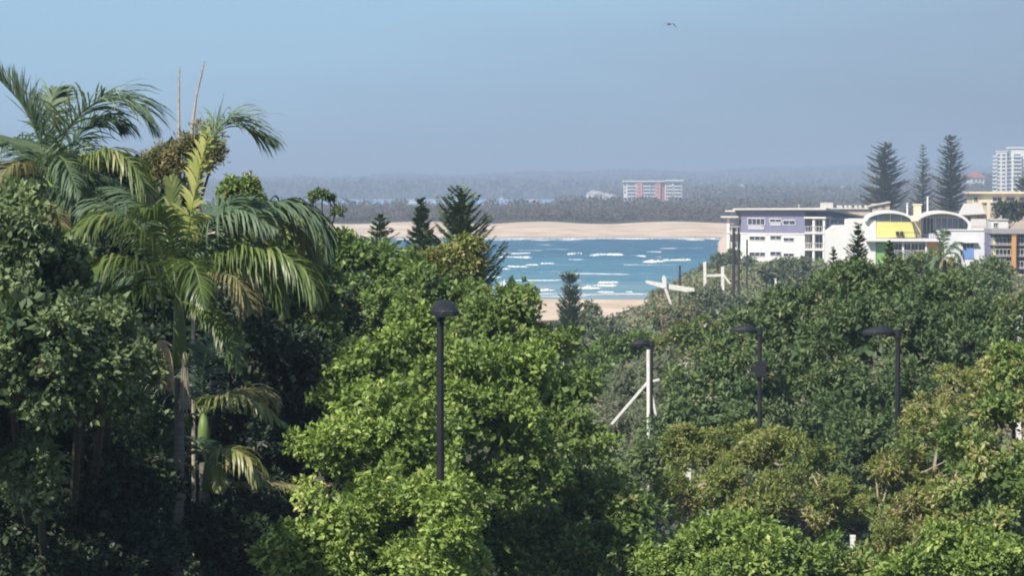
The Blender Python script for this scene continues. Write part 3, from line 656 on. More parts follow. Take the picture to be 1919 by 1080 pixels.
    b = B(); b.tube([(X(1845), -2.2, Z(458)), (X(1845), -2.2, Z(454))], .22, 8); k.part(b, 'wall_lamp', 'dark_metal')
    # roof furniture
    b = B(); b.box(X(1712, 5), X(1726, 5), 5, 6.4, Z(404), Z(385)); b.box(X(1710, 5), X(1728, 5), 4.9, 6.5, Z(385) + .002, Z(382.5)); k.part(b, 'chimney', 'cream')
    for a, t in ((1700, 382), (1738, 370)):
        b = B(); b.tube([(X(a, 4), 4, Z(404)), (X(a, 4), 4, Z(t))], .13, 8); b.tube([(X(a, 4), 4, Z(t)), (X(a, 4), 4, Z(t - 1.2))], .2, 8); k.part(b, 'flue', 'white_paint')
    b = B(); b.box(X(1590), X(1641), 0, 6, Z(412) + .002, Z(410)); k.part(b, 'parapet_cap', 'roof_pale')
    return k
vault_house()
def chairs_on_balcony():
    # two dark loungers behind the yellow wall's balcony rail
    for i, px in enumerate((1683, 1691)):
        p = P(px, 446, 423.2); r = empty('deck_chair', (p.x, 423.6 - 0.6, P(px, 446.4, 423).z), ['dark deck chair on the balcony below the yellow wall, the one nearer its left end', 'dark deck chair on the balcony below the yellow wall, the one nearer the railing'][i], 'chair', R(10), 'deck chairs on the balcony')
        b = B(); b.box(-.28, .28, -.28, .25, .38, .44); b.make('seat', M['dark_metal'], r)
        b = B(); b.add([(-.28, .25, .42), (.28, .25, .42), (.28, .45, 1.05), (-.28, .45, 1.05), (-.28, .31, .42), (.28, .31, .42), (.28, .51, 1.05), (-.28, .51, 1.05)], [(0, 1, 2, 3), (7, 6, 5, 4), (0, 4, 5, 1), (1, 5, 6, 2), (2, 6, 7, 3), (3, 7, 4, 0)]); b.make('backrest', M['dark_metal'], r)
        for sx in (-.25, .25):
            for sy in (-.25, .22):
                b = B(); b.box(sx - .025, sx + .025, sy - .025, sy + .025, .0, .38); b.make('leg', M['dark_metal'], r)
chairs_on_balcony()

def column_house():
    k = Bld('glazed_house', 1858, 405, 'dark glazed beach house with tall orange columns at the right edge', 'building', R(-4))
    U, Z = k.U, k.Z; X = lambda p, v=0.: U(p, v); xe = X(1975); zb = -2.
    b = B(); b.box(X(1857), xe, -1.2, 10, Z(438), Z(430)); k.part(b, 'roof', 'roof_grey')
    b = B(); b.box(X(1858), xe, 3.2, 9.9, zb, Z(438) - .003); k.part(b, 'rear_wall', 'violet_wall')
    lv = [438, 459, 480, 503, 522]
    for y in lv[1:4]: b = B(); b.box(X(1858), xe, -.2, 3.197, Z(y) - .1, Z(y) + .12); k.part(b, 'floor_slab', 'roof_grey')
    for i in range(4):
        for a, c in ((1863, 1876), (1879, 1892), (1906, 1918), (1921, 1934), (1938, 1955)):
            k.window(X(a, 3.2), X(c, 3.2), Z(lv[i + 1]) + .5, Z(lv[i]) - .3, 3.197, bars=1, frame='roof_grey', proud=.05)
    for i in range(1, 4):
        b = B(); railing(b, X(1859), X(1894), -.1, Z(lv[i]) + .12, .9); k.part(b, 'railing', 'white_paint'); b = B(); railing(b, X(1906), xe, -.1, Z(lv[i]) + .12, .9); k.part(b, 'railing', 'white_paint')
    for a in (1899, 1951):
        b = B(); b.box(X(a) - .32, X(a) + .32, -.95, -.3, zb, Z(438) - .003); b.box(X(a) - .42, X(a) + .42, -1.05, -.2, Z(441), Z(438.3)); k.part(b, 'column', 'orange_wall')
    b = B(); b.box(X(1863), X(1867), 1.2, 1.5, Z(478), Z(447)); k.part(b, 'curtain', 'yellow')
    b = B(); b.box(X(1880), xe, -4.5, -4.2, zb, Z(538)); b.box(X(1894), xe, -2.6, -2.4, Z(522), Z(513)); k.part(b, 'terrace_wall', 'cream')
    b = B(); b.box(X(1893), X(1896), -4.2, -3.9, zb, Z(507)); k.part(b, 'terrace_post', 'cream')
    b = B(); b.box(X(1878), xe, -4.8, -2.6, Z(546), Z(543)); k.part(b, 'terrace_floor', 'white_paint')
column_house()

def cream_block():
    k = Bld('cream_building', 1815, 540, 'long cream flat roofed building with a row of dark windows behind the vaulted house', 'building', R(-5), zb=6)
    U, Z = k.U, k.Z; X = lambda p, v=0.: U(p, v); xe = X(2000)
    b = B(); b.box(X(1822), xe, 0, 14, 0, Z(363)); k.part(b, 'wall', 'cream')
    b = B(); b.box(X(1815), xe + .5, -1, 14.5, Z(363) + .003, Z(359.5)); k.part(b, 'roof', 'cream')
    for a, c in ((1825, 1831), (1860, 1876), (1885, 1901), (1911, 1926), (1936, 1950)): k.window(X(a), X(c), Z(377), Z(370), 0, bars=1, frame='beige')
    b = B(); b.box(X(1842), xe, -3, -.003, 0, Z(380)); k.part(b, 'lower_wall', 'beige')
    b = B(); b.box(X(1839), xe, -3.4, .2, Z(380) + .003, Z(378.5)); k.part(b, 'terrace_coping', 'roof_pale')
    for a, c in ((1831, 1843), (1856, 1866)): 
        pass
    k2 = Bld('stepped_house', 1796, 500, 'pale tiled house with stepped roofs between the tall pines and the cream building', 'building', R(-5), zb=6)
    U, Z = k2.U, k2.Z; X = lambda p, v=0.: U(p, v)
    b = B(); b.box(X(1800), X(1856), 0, 9, 0, Z(402)); k2.part(b, 'wall', 'beige')
    b = B(); b.add([(X(1794), -1, Z(404)), (X(1846), -1, Z(401)), (X(1842), 8, Z(384)), (X(1812), 8, Z(384)), (X(1794), -1, Z(402.5)), (X(1846), -1, Z(399.5)), (X(1842), 8, Z(382)), (X(1812), 8, Z(382))],
                   [(3, 2, 1, 0), (4, 5, 6, 7), (0, 1, 5, 4), (1, 2, 6, 5), (2, 3, 7, 6), (3, 0, 4, 7)]); k2.part(b, 'roof', 'roof_pale')
    b = B(); b.box(X(1848), X(1854), -1.6, -1.0, 0, Z(374)); k2.part(b, 'pillar', 'cream')
    k2.window(X(1831), X(1843), Z(414), Z(405), 0, bars=1, pane='brick_red', frame='beige'); k2.window(X(1806), X(1818), Z(415), Z(406), 0, bars=1, frame='beige')
    for i in range(4):
        b = B(); b.box(X(1818 - i * 4), X(1846), -1.9 - i * .6, -1.2 - i * .6, 0, Z(410 + i * 4)); k2.part(b, 'step', 'roof_pale')
    k3 = Bld('roof_lift_house', 1857, 470, 'small plain white box of a house above the dark glazed house', 'building', R(-4), zb=6)
    U, Z = k3.U, k3.Z; b = B(); b.box(U(1857), U(1889), 0, 6, 0, Z(413)); k3.part(b, 'wall', 'white_paint')
    b = B(); b.box(U(1856), U(1890), -.2, 6.2, Z(413) + .003, Z(411)); k3.part(b, 'roof', 'roof_pale')
    k3.window(U(1862), U(1869), Z(426), Z(418), 0)
    # low building with a row of roof vents between the violet block and the pines
    k4 = Bld('vented_building', 1566, 560, 'low pale building with a row of small roof vents behind the violet block', 'building', R(-6), zb=6)
    U, Z = k4.U, k4.Z
    b = B(); b.box(U(1536), U(1632), 0, 10, 0, Z(392)); k4.part(b, 'wall', 'beige')
    b = B(); b.box(U(1634), U(1667), -.5, 10, 0, Z(382)); k4.part(b, 'wall', 'beige'); b = B(); b.add([(U(1626), -1, Z(388)), (U(1668), -1, Z(380)), (U(1668), 10, Z(380)), (U(1626), 10, Z(388)), (U(1626), -1, Z(386.5)), (U(1668), -1, Z(378)), (U(1668), 10, Z(378)), (U(1626), 10, Z(386.5))], [(3, 2, 1, 0), (4, 5, 6, 7), (0, 1, 5, 4), (1, 2, 6, 5), (2, 3, 7, 6), (3, 0, 4, 7)]); k4.part(b, 'roof', 'roof_pale')
    b = B(); b.box(U(1534), U(1633), -.5, 10.4, Z(392) + .003, Z(390.5)); k4.part(b, 'roof', 'roof_pale')
    b = B(); b.box(U(1537), U(1561), 1, 4, Z(390.5) + .003, Z(380)); k4.part(b, 'plant_room', 'roof_pale')
    for a in (1571, 1576, 1585, 1593, 1604, 1612, 1623):
        b = B(); b.box(U(a) - .3, U(a) + .3, 1, 1.6, Z(390.5) + .003, Z(386.5)); b.tube([(U(a), 1.3, Z(386.5)), (U(a), 1.3, Z(385))], [.42, .3], 8); k4.part(b, 'roof_vent', 'roof_pale')
    for a, c in ((1638, 1644), (1652, 1658)): k4.window(U(a), U(c), Z(391), Z(386), -.5, frame='beige')
cream_block()

def tower():
    k = Bld('apartment_tower', 1859, 2000, 'tall white apartment tower with stacked balconies above the cream building', 'building', R(-12), zb=5)
    U, Z = k.U, k.Z; xe = U(1985); n = 13; ztop = Z(287); fh = (ztop - Z(352)) / 9.
    b = B(); b.box(U(1866), U(1886), 0, 22, 0, ztop + 1); b.box(U(1893), xe, 2, 22, 0, ztop + 3.5); k.part(b, 'wall', 'white_paint')
    b = B(); b.box(U(1886) + .01, U(1893) - .01, 2.4, 20, 0, ztop); k.part(b, 'recess_wall', 'glass_pale')
    b = B(); b.box(U(1884), xe, 1, 20, ztop + 3.5 + .01, ztop + 4.6); b.box(U(1864), U(1888), -.5, 18, ztop + 1.01, ztop + 1.8); k.part(b, 'roof', 'white_paint')
    for i in range(n):
        z = ztop - fh * (i + 1); 
        if z < 0: break
        b = B(); b.box(U(1859), U(1866) + .6, -1.2, 9, z, z + 1.1); b.box(U(1897), U(1914), -.8, 1.99, z, z + 1.1); b.box(U(1884), U(1893), .4, 2.39, z, z + .5); k.part(b, 'balcony', 'white_paint')
        for a, c, y in ((1868, 1873, 0), (1877, 1883, 0), (1899, 1911, 2)): k.window(U(a), U(c), z + .8, z + fh - .7, y, bars=0, t=.3, proud=.2)
tower()

def red_roof_house():
    k = Bld('hillside_house', 1815, 2300, 'red roofed white house on the hill between the tall pines and the tower', 'building', R(10))
    U, Z = k.U, k.Z; b = B(); b.box(U(1818), U(1844), 0, 10, 0, Z(333)); k.part(b, 'wall', 'white_paint')
    b = B(); b.add([(U(1814), -1, Z(333)), (U(1848), -1, Z(333)), (U(1848), 11, Z(333)), (U(1814), 11, Z(333)), (U(1824), 5, Z(322)), (U(1836), 5, Z(322))], [(3, 2, 1, 0), (0, 1, 5, 4), (1, 2, 5), (2, 3, 4, 5), (3, 0, 4)]); k.part(b, 'roof', 'terracotta')
    for a in (1822, 1830, 1837): k.window(U(a), U(a + 4), Z(340), Z(335.5), 0, bars=0, t=.25, proud=.2)
red_roof_house()

def pink_block():
    k = Bld('riverside_apartments', 1168, 2500, 'long pink and white apartment block rising from the far wood', 'building', R(-8), zb=3)
    U, Z = k.U, k.Z; X = U
    segs = [(1168, 1174, 'white_paint'), (1174, 1193, 'white_paint'), (1193, 1204, 'pink_wall'), (1204, 1219, 'white_paint'), (1219, 1228, 'violet_wall'), (1228, 1238, 'pink_wall'), (1238, 1246, 'brick_red'), (1246, 1262, 'white_paint'), (1262, 1278, 'cool_white')]
    for i, (a, c, m) in enumerate(segs):
        b = B(); y = (0, -1.2, -2.2, -.6, 1.2, -1.8, .4, -.5, .8)[i]; b.box(X(a) + .01, X(c) - .01, y, 14, 0, Z(341)); k.part(b, 'wall', m)
    b = B(); b.box(X(1166), X(1247), -3, 15, Z(341) + .02, Z(338.5)); b.box(X(1247) + .02, X(1281), -2.5, 15, Z(339.5), Z(337)); k.part(b, 'roof', 'white_paint')
    for a, c, y in ((1176, 1190, -1.2), (1206, 1217, -.6), (1220, 1227, 1.2), (1248, 1259, -.5), (1264, 1275, .8)):
        for i in range(4):
            z0, z1 = Z(347.5 + i * 6.3), Z(343 + i * 6.3)
            k.window(X(a), X(c), z0, z1, y, bars=2, t=.3, proud=.25)
            b = B(); b.box(X(a) - .4, X(c) + .4, y - 1.6, y - .26, z0 - 1.3, z0 - .45); k.part(b, 'balcony', 'white_paint')
    for a in (1171, 1198, 1233):
        for i in range(3): k.window(X(a) - .6, X(a) + .6, Z(348 + i * 7), Z(344 + i * 7), (0 if a == 1171 else -2.2 if a == 1198 else -1.8), bars=0, t=.2, proud=.2)
pink_block()

def far_houses():
    for i, (px, py, w, h, d, lab) in enumerate([(1112, 363, 13, 6, 2480, 'small white far house left of the pink apartments, leftmost of its row'), (1122, 369, 12, 10, 2450, 'tallest white far house with a steep roof left of the pink apartments'),
                                     (1136, 370, 10, 7, 2440, 'middle sized white far house close left of the pink apartments'), (1147, 371, 9, 5, 2430, 'lowest white far house nearest the pink apartments'),
                                     (1580, 353, 9, 5, 3000, 'tiny lone white house among the far trees right of the pink apartments'), (1440, 357, 12, 5, 2900, 'faint grey house among the far trees above the violet block'),
                                     (1390, 347, 10, 4, 3300, 'faint high house among the far trees above the left balconies of the violet block'), (1000, 381, 10, 4, 2480, 'faint white shed at the river bank right of the two boats')]):
        p = P(px, py, d); z0 = min(gz(p.x, d), p.z) - 1; r = empty('distant_house', (p.x, d, z0), lab, 'house', R((i * 37) % 50 - 25)); hw = w / 2.0 * .8; zt = p.z - z0 + h * .5
        b = B(); b.box(-hw, hw, -4, 4, 0, zt * .8); b.make('wall', M['white_paint'], r)
        b = B(); b.prism([(-hw - .5, zt * .8 + .02), (hw + .5, zt * .8 + .02), (0, zt * .8 + 3.)], -4.6, 4.6); b.make('roof', M['roof_pale'], r)
        for sx in (-.5, .1):
            b = B(); b.box(hw * sx, hw * sx + 1.4, -4.08, -4.01, zt * .8 - 2.2, zt * .8 - 1); b.make('window', M['glass'], r)
far_houses()

def boats():
    labs = ['long low white boat on the far river, left of the tall spreading pine', 'white boat on the far river right beside the top of the slim pine', 'left one of the pair of bright white boats right of the spreading pine', 'right one of the pair of bright white boats right of the spreading pine',
            'tiny white yacht with a mast anchored far behind the pair of boats']
    for i, (px, py, L) in enumerate([(775, 379.5, 12), (812, 379, 11), (921, 384, 8), (955, 384, 10), (941, 373.5, 5)]):
        d = 20 * FPX / (py - 345.2 + (1.5 if i < 4 else 0)); p = P(px, py, d); r = empty('boat', (p.x, d, 0), labs[i], 'boat', R((0, 6, -8, 4, 20)[i]), 'boats on the far river')
        if i == 4: r.location = (p.x, 3440, 0)
        hl = L * .62; w = L * .16
        st = [(-hl, w * .8), (-hl * .4, w), (hl * .4, w * .8), (hl * .85, w * .3), (hl, .05)]
        vs = []; fs = []
        for x, ww in st: vs += [(x, -ww, 1.5 + (x / hl) ** 2 * .5), (x, -ww * .6, -.3), (x, ww * .6, -.3), (x, ww, 1.5 + (x / hl) ** 2 * .5)]
        for a in range(4): fs += [(a * 4, a * 4 + 1, a * 4 + 5, a * 4 + 4), (a * 4 + 1, a * 4 + 2, a * 4 + 6, a * 4 + 5), (a * 4 + 2, a * 4 + 3, a * 4 + 7, a * 4 + 6), (a * 4 + 3, a * 4, a * 4 + 4, a * 4 + 7)]
        fs.append((0, 3, 2, 1)); b = B(); b.add(vs, fs); b.make('hull', M['boat_white'], r)
        b = B(); b.box(-hl * .6, hl * .3, -w * .7, w * .7, 1.5, 3.2); b.make('cabin', M['boat_white'], r)
        b = B(); b.box(-hl * .7, hl * .38, -w * .8, w * .8, 3.21, 3.5); b.make('cabin_roof', M['boat_white'], r)
        b = B(); b.box(-hl * .5, hl * .2, -w * .7 - .03, -w * .7 - .003, 2.1, 2.8); b.make('window', M['glass'], r)
        if i in (2, 4): b = B(); b.tube([(0, 0, 3.4), (0, 0, 12 if i == 4 else 6)], .12, 6); b.make('mast', M['boat_white'], r)
boats()

# ------------------------------------------------------------------ lamps, poles, sculpture
def lamp(px, py_top, d, label, rz, extra=False, px_pole=None, h=None, scale=1.):
    """post with an arm and a curved shoe-box head reaching out along local -x"""
    top = P(px, py_top, d); g = gz(top.x, d); r = empty('street_lamp', (top.x, d, g), label, 'street lamp', rz, 'dark street lamps among the trees'); H = top.z - g
    b = B(); b.box(-.13, .13, -.13, .13, 0, .25); b.tube([(0, 0, 0), (0, 0, H - .28)], [.092, .070], 12); b.make('post', M['dark_metal'], r, smooth=False)
    b = B(); b.box(-.34, .1, -.06, .06, H - .30, H - .14); b.tube([(0, 0, H - .34), (0, 0, H - .1)], .10, 10); b.make('arm', M['dark_metal'], r)
    # head: domed shell
    prof = [(-1.0, .0), (-.97, .05), (-.86, .09), (-.68, .15), (-.5, .185), (-.36, .185), (-.24, .15), (-.16, .08), (-.13, .0)]
    nn = 9; vs = []; fs = []
    for x, z in prof:
        half = .27 * math.sin(math.pi * min(1, max(.0, (x + 1.03) / .93))) ** .45 + .015
        for k in range(nn):
            t = -1 + 2 * k / (nn - 1); vs.append((x, half * t, H - .17 + z * (1 - abs(t) ** 2.6)))
    for i in range(len(prof) - 1):
        for k in range(nn - 1): fs.append((i * nn + k, i * nn + k + 1, (i + 1) * nn + k + 1, (i + 1) * nn + k))
    b = B(); b.add(vs, fs)
    # rim band under the dome
    n0 = len(b.v); rim = []
    for x, z in prof: rim.append((x, -(.27 * math.sin(math.pi * min(1, max(.0, (x + 1.03) / .93))) ** .45 + .015)))
    rim = rim + [(x, -y) for x, y in reversed(rim)]; m = len(rim)
    b.add([(x, y, H - .172) for x, y in rim] + [(x, y, H - .235) for x, y in rim], [(i, (i + 1) % m, (i + 1) % m + m, i + m) for i in range(m)] + [tuple(range(m, 2 * m))])
    b.make('lamp_head', M['dark_metal'], r, smooth=False)
    b = B(); b.box(-.82, -.3, -.17, .17, H - .26, H - .238); b.make('lens', M['lens'], r)
    if extra: b = B(); b.box(-.16, .22, -.2, .2, H - 1.75, H - 1.25); b.box(-.3, .3, -.05, .05, H - 1.62, H - 1.42); b.make('sensor_box', M['dark_metal'], r)
    return r
lamp(825, 562, 45, 'nearest and tallest dark lamp post standing against the bright green tree', R(100)).scale = (.86, .86, 1)
lamp(1683, 611, 75, 'dark lamp post standing against the broad dark tree, rightmost of the lamps', R(3))
lamp(1424, 609, 90, 'dark lamp post with a box halfway up its post, standing before the dark tree', R(-4), True)
lamp(1221, 637, 122, 'small dark lamp post beside the braced white mast', R(2))

def pole(px, y0, y1, d, r, label, m='pole_dark', name='timber_pole', cat='pole', lean=0, group='dark poles rising from the scrub'):
    a = P(px, y0, d); g = gz(a.x, d); o = empty(name, (a.x, d, g - .3), label, cat, group=group)
    b = B(); b.tube([(0, 0, 0), (lean, 0, a.z - g + .3)], [r * 1.15, r], 10); b.make('shaft', M[m], o)
    b = B(); b.tube([(lean, 0, a.z - g + .3), (lean, 0, a.z - g + .36)], [r * 1.15, r * .7], 10); b.make('cap', M[m], o)
pole(1274, 499, 565, 290, .11, 'slim dark pole beside the white winged sculpture')
pole(1375, 428, 558, 300, .17, 'tallest dark pole, directly before the left balconies of the violet block')
pole(1384.5, 426, 520, 320, .14, 'dark pole right of the tallest pole before the violet block')
pole(1400, 450, 512, 330, .11, 'shortest and thinnest dark pole before the white wall of the violet block')

def beam(b, p, q, w0, w1=None, t=None):
    """tapered square beam"""
    p, q = Vector(p), Vector(q); w1 = w1 or w0; d = (q - p).normalized(); s = d.cross(Vector((0, 1, 0))).normalized(); y = Vector((0, 1, 0)); t = t or w0
    vs = [p + s * a * w0 + y * c * t for a, c in ((-1, -1), (1, -1), (1, 1), (-1, 1))] + [q + s * a * w1 + y * c * t for a, c in ((-1, -1), (1, -1), (1, 1), (-1, 1))]
    b.add(vs, [(3, 2, 1, 0), (4, 5, 6, 7), (0, 1, 5, 4), (1, 2, 6, 5), (2, 3, 7, 6), (3, 0, 4, 7)])
def sculpture():
    d = 250; c = P(1250, 560, d); g = gz(c.x, d); r = empty('beach_sculpture', (c.x, d, g), 'white tapered wing balanced on a leaning mast above the beach scrub', 'sculpture')
    L = lambda px, py, dy=0: P(px, py, d) - Vector((c.x, d, g)) + Vector((0, dy, 0))
    b = B(); pl = [L(1209, 527), L(1213, 526), L(1246, 531.5), L(1300, 540), L(1302, 546), L(1285, 547), L(1240, 540), L(1211, 531)]
    n = len(pl); vs = [(p.x, -.14, p.z) for p in pl] + [(p.x, .14, p.z) for p in pl]
    b.add(vs, [tuple(range(n)), tuple(range(2 * n - 1, n - 1, -1))] + [(i, i + n, (i + 1) % n + n, (i + 1) % n) for i in range(n)]); b.make('wing', M['weathered'], r)
    b = B(); beam(b, L(1243.5, 516, -.3), L(1244, 522, -.3), .05, .2, .14); beam(b, L(1244, 522, -.3), L(1246, 540, -.3), .2, .14, .14); beam(b, L(1246, 540, -.3), L(1259, 576, -.3), .13, .07, .1); beam(b, L(1259, 576, -.3), Vector((L(1270, 576).x, -.3, -.3)), .07, .07, .07); b.make('mast', M['weathered'], r)
    c2 = P(1338, 550, 262); g2 = gz(c2.x, 262); r2 = empty('beach_timber_structure', (c2.x, 262, g2), 'white H-shaped timber frame standing in the scrub below the violet block', 'frame')
    L2 = lambda px, py, dy=0: P(px, py, 262) - Vector((c2.x, 262, g2)) + Vector((0, dy, 0))
    for a, t, lo in ((1320.5, 491, 1323), (1354, 500, 1355)):
        b = B(); q = L2(lo, 548); beam(b, (q.x, 0, -.2), L2(a, t), .15, .14); b.make('post', M['weathered'], r2)
    b = B(); beam(b, L2(1323, 517, .01), L2(1352, 516, .01), .11); b.make('crossbar', M['weathered'], r2)
    b = B(); beam(b, L2(1333, 548, -.3), L2(1357, 546, -.3), .19, .17); b.make('base_beam', M['weathered'], r2)
    b = B(); beam(b, L2(1355, 515, -.2), L2(1368, 532, -.2), .09); b.make('brace', M['weathered'], r2)
    d = 124; c3 = P(1217, 780, d); g3 = gz(c3.x, d); r3 = empty('braced_mast', (c3.x, d, g3), 'white mast with slanting braces beside the small dark lamp post', 'mast')
    L3 = lambda px, py, dy=0: P(px, py, d) - Vector((c3.x, d, g3)) + Vector((0, dy, 0))
    b = B(); q = L3(1218.5, 780); b.tube([(q.x, 0, -.1), L3(1215.5, 656)], [.13, .10], 10); b.make('pole', M['weathered'], r3)
    for (a, y0, e_, y1, w) in ((1213, 718, 1146, 796, .055), (1219, 716, 1236, 712, .05), (1221, 735, 1229, 780, .05)):
        b = B(); beam(b, L3(a, y0, .1), L3(e_, y1, .1), w); b.make('brace', M['weathered'], r3)
    for i, (px, y0, y1, dd, w, lab) in enumerate([(1453, 521, 551, 200, .09, 'thin white statue-like post in the scrub right of the dark poles'), (1402, 563, 574, 190, .07, 'stub of a white post low in the scrub below the dark poles'),
                                    (1283, 679, 708, 112, .09, 'white blade-shaped post among dark leaves right of the braced mast'), (1330, 655, 685, 108, .07, 'pale post half hidden in leaves left of the boxed lamp post'),
                                    (1911, 590, 660, 140, .12, 'pale square gate post at the right edge beside the dark tree'), (1598, 1000, 1090, 61, .055, 'thin pale metal post rising from the olive trees at the bottom')]):
        a = P(px, y0, dd); gg = gz(a.x, dd); o = empty('white_post', (a.x, dd, gg - .1), lab, 'post'); H = a.z - gg
        b = B()
        if i in (0, 2): beam(b, (.2, 0, 0), (.12, 0, H * .985 - .9), w * .8, w * 1.6, w); beam(b, (.12, 0, H * .985 - .9), (0, 0, H), w * 1.6, w * .5, w)
        else: beam(b, (0, 0, 0), (0, 0, H), w)
        b.make('post', M['weathered'], o)
        b = B(); b.box(-w * 1.1, w * 1.1, -w * 1.1, w * 1.1, H + .003, H + .05); b.make('cap', M['weathered'], o)
sculpture()

def bird():
    d = 140; c = P(1255, 45, d)
    b = B(); b.tube([(-.34, .05, -.02), (-.2, .02, 0), (0, 0, .02), (.16, 0, 0), (.3, 0, -.01)], [.02, .05, .07, .045, .012], 8)
    def wing(s, a, tipz):
        pts = [(-.02, 0, .03), (-.02 + a[0], s * .3, a[1]), (a[2], s * .62, tipz)]
        vs = []
        for i, p in enumerate(pts):
            c_ = (.11, .10, .01)[i]
            vs += [(p[0] - c_, p[1], p[2]), (p[0] + c_, p[1], p[2] + .01), (p[0], p[1], p[2] + .03 - .012 * i)]
        b.add(vs, [(0, 3, 4, 1), (3, 6, 7, 4), (1, 4, 5, 2), (4, 7, 8, 5), (2, 5, 3, 0), (5, 8, 6, 3)])
    wing(-1, (.02, .10, -.05), -.22); wing(1, (.03, .06, -.07), -.26)
    o = b.make('flying_bird', M['fur']); o.location = c; o.rotation_euler = (R(12), R(-10), R(62)); o.scale = (.72, .72, .72)
    tag(o, 'small dark bird gliding with drooped wings in the open sky', 'bird')
bird()
# ------------------------------------------------------------------ far woods and dune scrub (masses)
rg = np.random.default_rng(3)
def scat(n, y0, y1, u0, u1, rng, bias=1.0):
    y = y0 + (y1 - y0) * rng.random(n) ** bias; u = rng.uniform(u0, u1, n); return np.stack([u * y, y], 1)
pos = scat(1500, 1124, 1420, -.215, .20, rg, 1.4)
wood('spit_wood', 'dark green wood growing along the back of the sand spit', pos, 5.2, 3.2, 210, .7, 'far_wood', 31, .45, .12)
pos = scat(1500, 1420, 2330, -.215, .215, rg); uu = pos[:, 0] / pos[:, 1]; pos = pos[~((uu < .018) & (pos[:, 1] > 1480)) & ~((uu > .026) & (uu < .068) & (pos[:, 1] > 1750))]
wood('river_wood', 'blue green wood between the sand spit and the far river', pos, 7.5, 6, 90, 1.7, 'far_wood', 32, .45, .12)
pos = scat(1700, 2300, 3700, .035, .215, rg)
pos = pos[~((pos[:, 1] > 2000) & (pos[:, 1] < 2560) & (pos[:, 0] / pos[:, 1] > .026) & (pos[:, 0] / pos[:, 1] < .068))]
pos = pos[~((pos[:, 1] < 2600) & (pos[:, 1] > 2250) & (pos[:, 0] / pos[:, 1] > .168))]
wood('bank_wood', 'wood around the pink apartments on the far river bank', pos, 11, 8, 60, 2.8, 'far_wood', 33, .45, .12)
pos = np.concatenate([scat(1600, 3560, 5600, -.22, .22, rg), scat(2600, 5600, 8200, -.22, .22, rg)])
wood('hill_wood', 'hazy forest covering the distant low hills', pos, 15, 17, 34, 7.5, 'far_wood', 34)

# dune scrub
pos = scat(5200, 135, 425, .012, .205, rg, .75); u = pos[:, 0] / pos[:, 1]
e = np.interp(pos[:, 1], [380, 395, 430], [.056, .067, .083]); keep = u > np.where(pos[:, 1] > 340, e * sstep(330, 385, pos[:, 1]), .0)
keep &= (u > np.interp(pos[:, 1], [135, 300, 360], [.010, .034, .054])); keep &= ~((pos[:, 1] > 392) & (u > .165)); keep &= ~((pos[:, 1] > 400) & (u > .118))
wood('dune_scrub', 'dense low grey green and brown scrub covering the dune slope above the beach', pos[keep], 1.7, 1.4, 95, .32, 'scrub', 41, .42, .24)
pos2 = scat(700, 428, 500, .083, .20, rg); pos2 = pos2[(pos2[:, 0] / pos2[:, 1] < .195)]
wood('headland_scrub', 'low green scrub round the feet of the beach apartments', pos2, 1.2, 1.5, 80, .36, 'scrub', 42, .3, .15)

# ------------------------------------------------------------------ pines
def np_(px, d, ytop, rpx, label, **k):
    t = P(px, ytop, d); g = gz(t.x, d); 
    return norfolk(k.pop('name', 'norfolk_pine'), (t.x, d, g), t.z - g, rpx * d / FPX, label, **k)
GRP = 'tall pines behind the beach apartments'
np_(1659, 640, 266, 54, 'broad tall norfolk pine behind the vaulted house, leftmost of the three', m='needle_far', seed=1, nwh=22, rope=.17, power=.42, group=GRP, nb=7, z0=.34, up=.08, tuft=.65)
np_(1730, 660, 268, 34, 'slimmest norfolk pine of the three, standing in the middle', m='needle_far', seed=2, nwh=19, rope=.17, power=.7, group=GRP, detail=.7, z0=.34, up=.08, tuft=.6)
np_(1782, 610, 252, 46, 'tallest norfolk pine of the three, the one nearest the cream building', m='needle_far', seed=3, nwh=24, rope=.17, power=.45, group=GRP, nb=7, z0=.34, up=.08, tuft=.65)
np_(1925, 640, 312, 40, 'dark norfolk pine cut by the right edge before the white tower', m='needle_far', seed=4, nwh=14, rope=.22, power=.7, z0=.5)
np_(1068, 205, 505, 32, 'young upright norfolk pine standing alone before the beach', m='needle', seed=5, nwh=15, rope=.085, power=.32, nb=9, up=.75, z0=.12, tuft=1.7, detail=1.3)
np_(789, 108, 372, 44, 'slim dense pine left of the spreading pine, in front of the sand spit', m='needle', seed=6, nwh=16, rope=.07, power=.62, nb=8, up=.35, z0=.72, tuft=1.7, detail=1.5)
np_(864, 98, 350, 98, 'spreading norfolk pine with long upswept branches in front of the channel', m='needle', seed=7, nwh=13, rope=.075, power=.62, nb=6, up=.5, z0=.70, detail=1.4, tuft=.8)
np_(712, 98, 402, 54, 'sparse tipped pine just left of the slim dense pine', m='needle', seed=8, nwh=9, rope=.085, power=.7, nb=6, up=.22, z0=.84, detail=.9, tuft=.8)
np_(1608, 112, 418, 38, 'small pine tip rising above the broad dark tree', m='needle', seed=9, nwh=12, rope=.07, power=.75, nb=7, up=.3, z0=.80, tuft=1.1)
np_(1562, 108, 462, 18, 'tiny pine spire on the left shoulder of the broad dark tree', m='needle', seed=10, nwh=9, rope=.06, power=.8, nb=6, z0=.86, tuft=1.2)
np_(1667, 112, 450, 24, 'narrow dark pine tip in front of the green wall', m='needle', seed=12, nwh=10, rope=.06, power=.7, nb=6, z0=.86, tuft=1.2)

